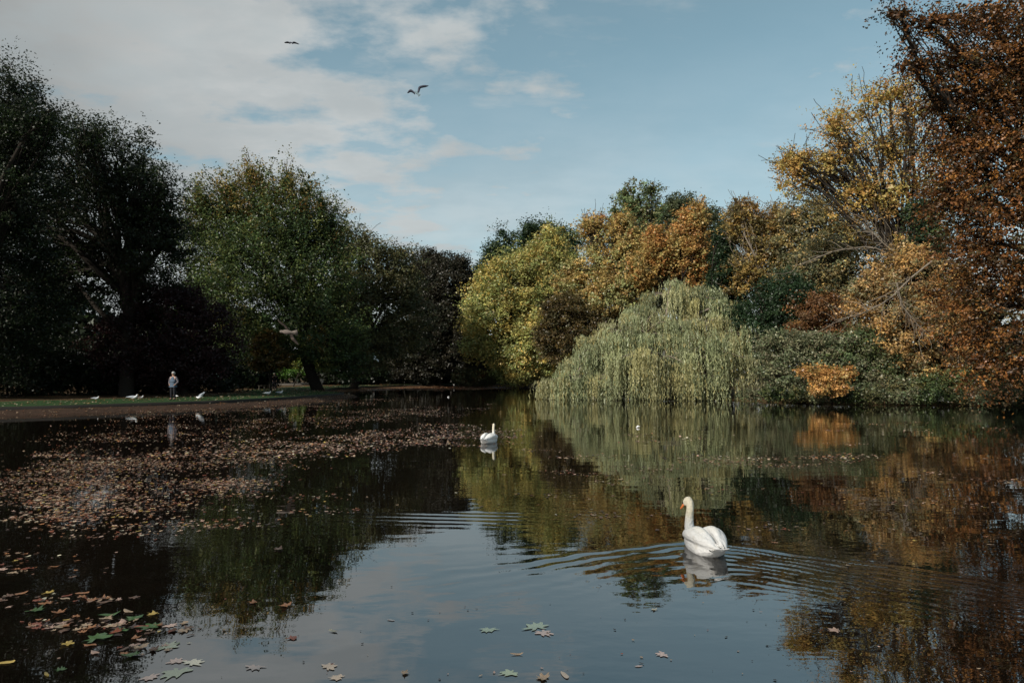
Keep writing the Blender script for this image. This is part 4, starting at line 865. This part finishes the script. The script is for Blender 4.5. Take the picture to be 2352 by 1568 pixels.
named = [
 ('maple', 'pale green', 1122, 1447, .17, 'pale green broad leaf floating alone on the blue reflection, left of the overlapping pair', 1, 3.1),
 ('maple', 'pale green', 1232, 1438, .23, 'largest pale green maple leaf, upper of the overlapping pair on the blue reflection', 1, .4),
 ('maple', 'pink', 1250, 1454, .17, 'pinkish maple leaf overlapping the largest pale green leaf', 1, 3.6),
 ('oval', 'tan', 1186, 1503, .075, 'small tan oval leaf below the overlapping pair of maple leaves', 0, 1.5),
 ('maple', 'pale green', 1168, 1546, .15, 'green maple leaf near the bottom edge, left of a tan maple leaf', 1, 2.2),
 ('maple', 'tan', 1247, 1557, .13, 'tan pointed maple leaf at the bottom edge beside a round leaf', 0, 1.1),
 ('oval', 'tan', 1297, 1550, .095, 'round tan leaf at the bottom edge right of the tan maple leaf', 1, .3),
 ('maple', 'pink', 1520, 1503, .12, 'pink maple leaf on the darker blue water below the near swan', 1, 1.9),
 ('oval', 'pink', 1467, 1530, .06, 'small pink leaf lower left of the pink maple leaf', 1, None),
 ('maple', 'cream', 1502, 1400, .09, 'cream yellow leaf in the dark reflected tree left of the near swan', 0, .9),
 ('maple', 'orange', 1779, 1246, .09, 'orange-brown leaf floating right of the near swan', 0, .2),
 ('scrap', 'orange', 1775, 1245+30, .05, 'tiny orange scrap just below the orange-brown leaf', 0, None),
 ('maple', 'pink', 1915, 1447, .12, 'pink leaf on the dark reflection at the lower right', 1, 1.4),
 ('oval', 'russet', 1407, 1139, .08, 'reddish leaf ahead of the near swan, left of its head', 0, None),
 ('oval', 'cream', 1048, 1132, .08, 'pale leaf on dark water left of the reflected pale tree', 0, None),
 ('maple', 'brown', 640, 1262, .14, 'brown leaf on the black water left of centre', 0, None),
 ('maple', 'orange', 655, 1392, .15, 'orange maple leaf at the edge of the reflected beech', 0, 1.2),
 ('maple', 'orange', 580, 1384, .11, 'orange leaf left of the one at the edge of the reflected beech', 0, 2.2),
 ('scrap', 'russet', 672, 1466, .10, 'dark reddish curled leaf on the grey reflected cloud', 0, 1.5),
 ('oval', 'cream', 765, 1450, .07, 'pale oval leaf right of the dark reddish curled leaf', 0, 1.4),
 ('oval', 'pink', 897, 1424, .07, 'small pink leaf on the reflected sky left of the blue', 1, 1.4),
 ('maple', 'tan', 757, 1530, .14, 'tan submerged leaf on the grey reflection, upper of two', 1, None),
 ('maple', 'tan', 773, 1556, .13, 'tan submerged leaf on the grey reflection, lower of two', 1, None),
 ('maple', 'tan', 930, 1546, .09, 'small tan leaf near the bottom edge right of the grey cloud', 0, None),
 ('maple', 'pink', 585, 1533, .15, 'pink leaf near the bottom edge on the grey reflection', 1, None),
 ('maple', 'green', 84, 1402, .19, 'leftmost of the dark green leaves on the black water', 0, .2),
 ('oval', 'green', 250, 1413, .17, 'narrow bright green leaf above the row of dark green leaves', 0, 1.6),
 ('maple', 'green', 306, 1421, .20, 'dark green leaf on the black water, upper of the two at the reflection edge', 0, 1.3),
 ('maple', 'green', 340, 1441, .21, 'dark green leaf touching the bright edge of the reflected sky', 0, 2.5),
 ('maple', 'green', 222, 1466, .22, 'big green leaf lying lowest of the dark green leaves', 0, .5),
 ('maple', 'green', 280, 1448, .15, 'dark green leaf between two larger green ones', 0, 1.),
 ('maple', 'green', 303, 1506, .14, 'yellow-green leaf beside the curled brown leaf', 0, None),
 ('maple', 'tan', 322, 1487, .16, 'curled tan leaf above the yellow-green leaf', 0, None),
 ('maple', 'orange', 134, 1407, .15, 'orange leaf below the leftmost dark green leaf', 0, None),
 ('maple', 'orange', 188, 1371, .13, 'orange leaf of the top row at the lower left, left one', 0, None),
 ('maple', 'orange', 243, 1374, .13, 'orange leaf of the top row at the lower left, right one', 0, None),
 ('maple', 'brown', 308, 1373, .12, 'brown leaf at the right end of the top row', 0, None),
 ('maple', 'orange', 104, 1386, .12, 'orange leaf just above the leftmost dark green leaf', 0, None),
 ('maple', 'orange', 211, 1442, .12, 'orange leaf above the big green leaf', 0, None),
 ('oval', 'orange', 206, 1482, .10, 'orange leaf below the big green leaf', 0, 1.5),
 ('maple', 'yellow', 110, 1362, .13, 'yellow leaf topmost at the lower left', 0, None),
 ('maple', 'yellow', 352, 1411, .12, 'yellow leaf at the edge of the bright reflection', 0, None),
 ('oval', 'yellow', 12, 1523, .11, 'yellow leaf touching the left edge of the photo', 0, 1.6),
 ('oval', 'yellow', 107, 1550, .07, 'small yellow leaf at the bottom left', 0, None),
 ('maple', 'green', 139, 1538, .09, 'small green leaf above the small yellow one at the bottom left', 0, None),
 ('maple', 'pale green', 386, 1484, .22, 'large pale submerged leaf at the edge of the grey reflection', 1, None),
 ('maple', 'pale green', 402, 1546, .24, 'largest pale submerged leaf at the bottom edge', 1, None),
 ('maple', 'cream', 446, 1521, .17, 'cream and pink leaf above the largest pale submerged leaf', 1, None),
 ('maple', 'pink', 392, 1437, .14, 'pink leaf just inside the bright reflection beside a dark green leaf', 1, None),
 ('maple', 'pink', 345, 1556, .16, 'pink submerged leaf left of the largest pale one', 1, None),
 ('maple', 'pink', 404, 1518, .14, 'pink submerged leaf left of the cream and pink leaf', 1, None),
 ('oval', 'cream', 434, 1477, .04, 'tiny round white leaf on the grey reflection', 0, None),
]
for kind, col, px, py, s, lb, wet, rz in named: leaf_obj(kind, col, px, py, s, lb, bool(wet), rz)

def band(n, pts, w0, spread):                     # strewn along a drift line given in photograph pixels
    pts = np.array(pts, float); u = rng.random(n)*(len(pts)-1)
    x = np.interp(u, np.arange(len(pts)), pts[:, 0])+rng.normal(size=n)*spread; y = np.interp(u, np.arange(len(pts)), pts[:, 1])+rng.normal(size=n)*np.interp(u, np.arange(len(pts)), w0)
    m = max(3, n//34); ci = rng.integers(0, m, n); j = rng.random(n) < .86      # most gather in small rafts
    x[j] = x[:m][ci[j]]+rng.normal(size=j.sum())*(y[:m][ci[j]]-850)*.16; y[j] = y[:m][ci[j]]+rng.normal(size=j.sum())*(y[:m][ci[j]]-850)*.014
    return np.stack([x, y], 1)
drift = [
 band(4000, [(-20, 1112), (250, 1082), (520, 1058), (900, 1022)], [18, 16, 14, 8], 25),
 band(2200, [(60, 1150), (300, 1130), (620, 1105)], [16, 16, 8], 30),
 band(700, [(100, 1185), (260, 1172), (430, 1150)], [10, 12, 8], 25),
 band(3400, [(100, 1060), (400, 1040), (760, 1010), (1080, 978)], [12, 12, 10, 6], 40),
 band(5600, [(120, 1010), (500, 985), (820, 958), (1060, 938)], [14, 12, 10, 6], 50),
 band(5000, [(300, 955), (560, 942), (760, 925), (900, 912)], [6, 6, 6, 4], 60),
 band(2600, [(-20, 950), (200, 944), (450, 935), (720, 920)], [3, 3, 3, 3], 50),
 band(1400, [(1180, 990), (1060, 1000), (950, 1010)], [8, 10, 10], 60),
 band(600, [(1590, 1052), (1740, 1058), (1900, 1050), (1990, 1046)], [5, 6, 6, 4], 30),
 band(500, [(0, 1240), (300, 1215), (600, 1180), (900, 1130)], [34, 30, 26, 20], 60),
 band(110, [(40, 1385), (180, 1405), (330, 1420)], [16, 22, 18], 40),
 band(50, [(60, 1500), (300, 1490), (500, 1460)], [30, 34, 30], 80),
 band(700, [(1100, 1080), (1500, 1090), (2000, 1100), (2330, 1080)], [50, 60, 60, 50], 80),
 band(300, [(1250, 980), (1600, 990), (2000, 990), (2340, 980)], [20, 24, 24, 24], 80),
 np.stack([rng.uniform(480, 1800, 60), rng.uniform(1340, 1566, 60)], 1),
 np.stack([rng.uniform(1700, 2350, 60), rng.uniform(1150, 1560, 60)], 1),
 band(9000, [(800, 893), (940, 892), (1050, 892), (1150, 891)], [1.8, 1.6, 1.4, 1.0], 30),
]
cls = []
for bi_, d in enumerate(drift):
    for x, y in d:
        if y < 884 or y > 1566 or x < -60 or x > 2400: continue
        if bi_ == 16 and y < 887: continue
        near = y > 1300; foreground_blue = near and x > 480
        if foreground_blue: kind = pr.choice(['oval', 'scrap', 'scrap', 'scrap']); col = pr.choice(['tan', 'pink', 'dark', 'dark', 'dark', 'russet']); s = pr.uniform(.010, .036)
        else:
            kind = pr.choice(['maple', 'maple', 'oval', 'scrap']); col = pr.choices(['brown', 'orange', 'tan', 'russet', 'yellow', 'dark', 'pink', 'cream'], [24, 16, 22, 12, 4, 14, 14, 4])[0]
            s = pr.uniform(.03, .085) if not near else pr.choice([pr.uniform(.03, .06), pr.uniform(.06, .13)])
            if bi_ in (4, 5): s *= .8
        p = on(x, y)
        if sdf(np.array([p.x]), np.array([p.y]))[0] > -.1: continue
        cls.append((s*F/p.length*(CAM_H/p.length)**.5, kind, col, x, y, s))
cls.sort(key=lambda q: -q[0])
KN = {'maple': 'lobed', 'oval': 'oval', 'scrap': 'curled'}
NI = 300-len(named)
for a, kind, col, x, y, s in cls[:NI]:
    where = (f"on black water at the lower left, {'near the left edge' if x < 160 else 'among the green leaves' if y < 1470 and x < 400 else 'near the bottom edge' if y > 1470 else 'by the bright reflection'}" if y > 1300 and x < 480 else 'on the reflected sky in the foreground' if y > 1300 and x < 1700 else 'on the dark water at the right' if x > 1100 else f"at the {'left' if x < 200 else 'middle' if x < 420 else 'right'} of the nearest leaf drift, {'near edge' if y > 1150 else 'inside it'}")
    leaf_obj(kind, col, x, y, s, f'small {col} {KN[kind]} leaf {where}', False, None)
rest = cls[NI:]
allV, allF, allT, o_ = [], [], [], 0
geo = {k: [leaf_geo(k, pr) for _ in range(5)] for k in ('maple', 'oval', 'scrap')}
geo['far'] = [(np.array([(-.5, -.1, 0), (.1, -.4, .05), (.5, .1, .12), (-.1, .4, .02)])*f_, np.array([(0, 1, 2), (0, 2, 3)])) for f_ in (.8, 1., 1.2)]
for a, kind, col, x, y, s in rest:
    p = on(x, y)
    if p.y > 15: V, Fc = pr.choice(geo['far'])
    else: V, Fc = pr.choice(geo[kind])
    an = pr.uniform(0, 6.28); c_, s_ = math.cos(an), math.sin(an)
    if p.y > 60: s *= 2.4; col = pr.choice(['orange', 'brown', 'tan', 'russet'])
    Q = np.empty_like(V); Q[:, 0] = (V[:, 0]*c_-V[:, 1]*s_)*s+p.x; Q[:, 1] = (V[:, 0]*s_+V[:, 1]*c_)*s+p.y
    Q[:, 2] = V[:, 2]*s*1.1+.004+(V[:, 0]*pr.uniform(-.12, .12)+.02)*s
    allV.append(Q); allF.append(Fc+o_); o_ += len(V); allT.append(np.tile(np.array(LC[col])*pr.uniform(.7, 1.3), (len(Fc), 1)))
LT, t = mat_new('drifting_leaves')
o = t.n('ShaderNodeOutputMaterial'); b = t.n('ShaderNodeBsdfPrincipled'); a_ = t.n('ShaderNodeAttribute', attribute_name='tint'); tc = t.n('ShaderNodeTexCoord')
t.l(t.mix(t.noise(tc.outputs['Object'], 30, 3, .6), (.02, .012, .008), (.9, .9, .9)), (mu := t.n('ShaderNodeMix', data_type='RGBA', blend_type='MULTIPLY')).inputs[6])
mu.inputs[0].default_value = .35; t.l(a_.outputs['Color'], mu.inputs[6]); t.l(t.mix(t.noise(tc.outputs['Object'], 30, 3, .6), (.5, .4, .3), (1, 1, 1)), mu.inputs[7])
t.l(mu.outputs[2], b.inputs['Base Color']); b.inputs['Roughness'].default_value = .45; b.inputs['Specular IOR Level'].default_value = .5; t.l(b.outputs[0], o.inputs[0])
tag(link('floating_leaves', mesh_np('floating_leaves', np.concatenate(allV), np.concatenate(allF), tint=np.concatenate(allT)), LT), 'drifts of small brown and orange leaves covering the left water', 'leaves', kind='stuff')
# leaves lying on the banks
n = 5200
X = np.concatenate([rng.uniform(-26, -13, 5200), rng.uniform(-26, -8, 2600)]); Yb = np.concatenate([rng.uniform(31, 62, 5200), rng.uniform(62, 106, 2600)])
d = sdf(X, Yb); k = (d > -1.15) & (d < 9) & ((d < .1) | (rng.random(len(d)) < .5) | (Yb > 62)); X, Yb, d = X[k], Yb[k], d[k]
allV, allF, allT, o_ = [], [], [], 0
for x, y, dd in zip(X, Yb, d):
    col = pr.choices(['brown', 'orange', 'tan', 'cream'], [4, 3, 3, 1])[0]; s = pr.uniform(.08, .16)*(1.3 if y > 60 else 1)
    V, Fc = pr.choice(geo['scrap']); an = pr.uniform(0, 6.28); c_, s_ = math.cos(an), math.sin(an); Q = np.empty_like(V)
    Q[:, 0] = (V[:, 0]*c_-V[:, 1]*s_)*s+x; Q[:, 1] = (V[:, 0]*s_+V[:, 1]*c_)*s+y; Q[:, 2] = V[:, 2]*s*2+float(gz(np.array([dd]), np.array([x]), 0)[0])+.035+V[:, 1]*s*.3
    allV.append(Q); allF.append(Fc+o_); o_ += len(V); allT.append(np.tile(np.array(LC[col])*pr.uniform(.6, 1.2), (len(Fc), 1)))
tag(link('fallen_leaves', mesh_np('fallen_leaves', np.concatenate(allV), np.concatenate(allF), tint=np.concatenate(allT)), LT), 'fallen leaves scattered over the lawns of the left bank', 'leaves', kind='stuff')
# white feathers on the water
for px, py, s, lb in [(px_, py_, s_*.42, lb_) for px_, py_, s_, lb_ in [(1466, 982, .16, 'white feather on the water before the willow'), (1030, 912, .2, 'white feather near the far end of the pond')]]:
    p = on(px, py); fr = empty('feather', (p.x, p.y, .004), lb, 'feather', 'white feathers floating on the pond'); bm = bmesh.new()
    tubeb(bm, [(-s, 0, .01), (-s*.5, .01, .03), (0, .02, .045), (s*.5, .01, .04), (s, 0, .05)], [(.004, .01), (.02, .03), (.024, .04), (.018, .03), (.004, .006)], 8); link('vane', fuse(bm, 0), GW, fr)
    bm = bmesh.new(); tubeb(bm, [(-s*1.2, 0, .006), (-s*.6, .008, .03), (0, .02, .07)], [.003, .004, .003], 6); link('quill', fuse(bm, 0), GW, fr)
print('leaves in crowns', LEAVES)
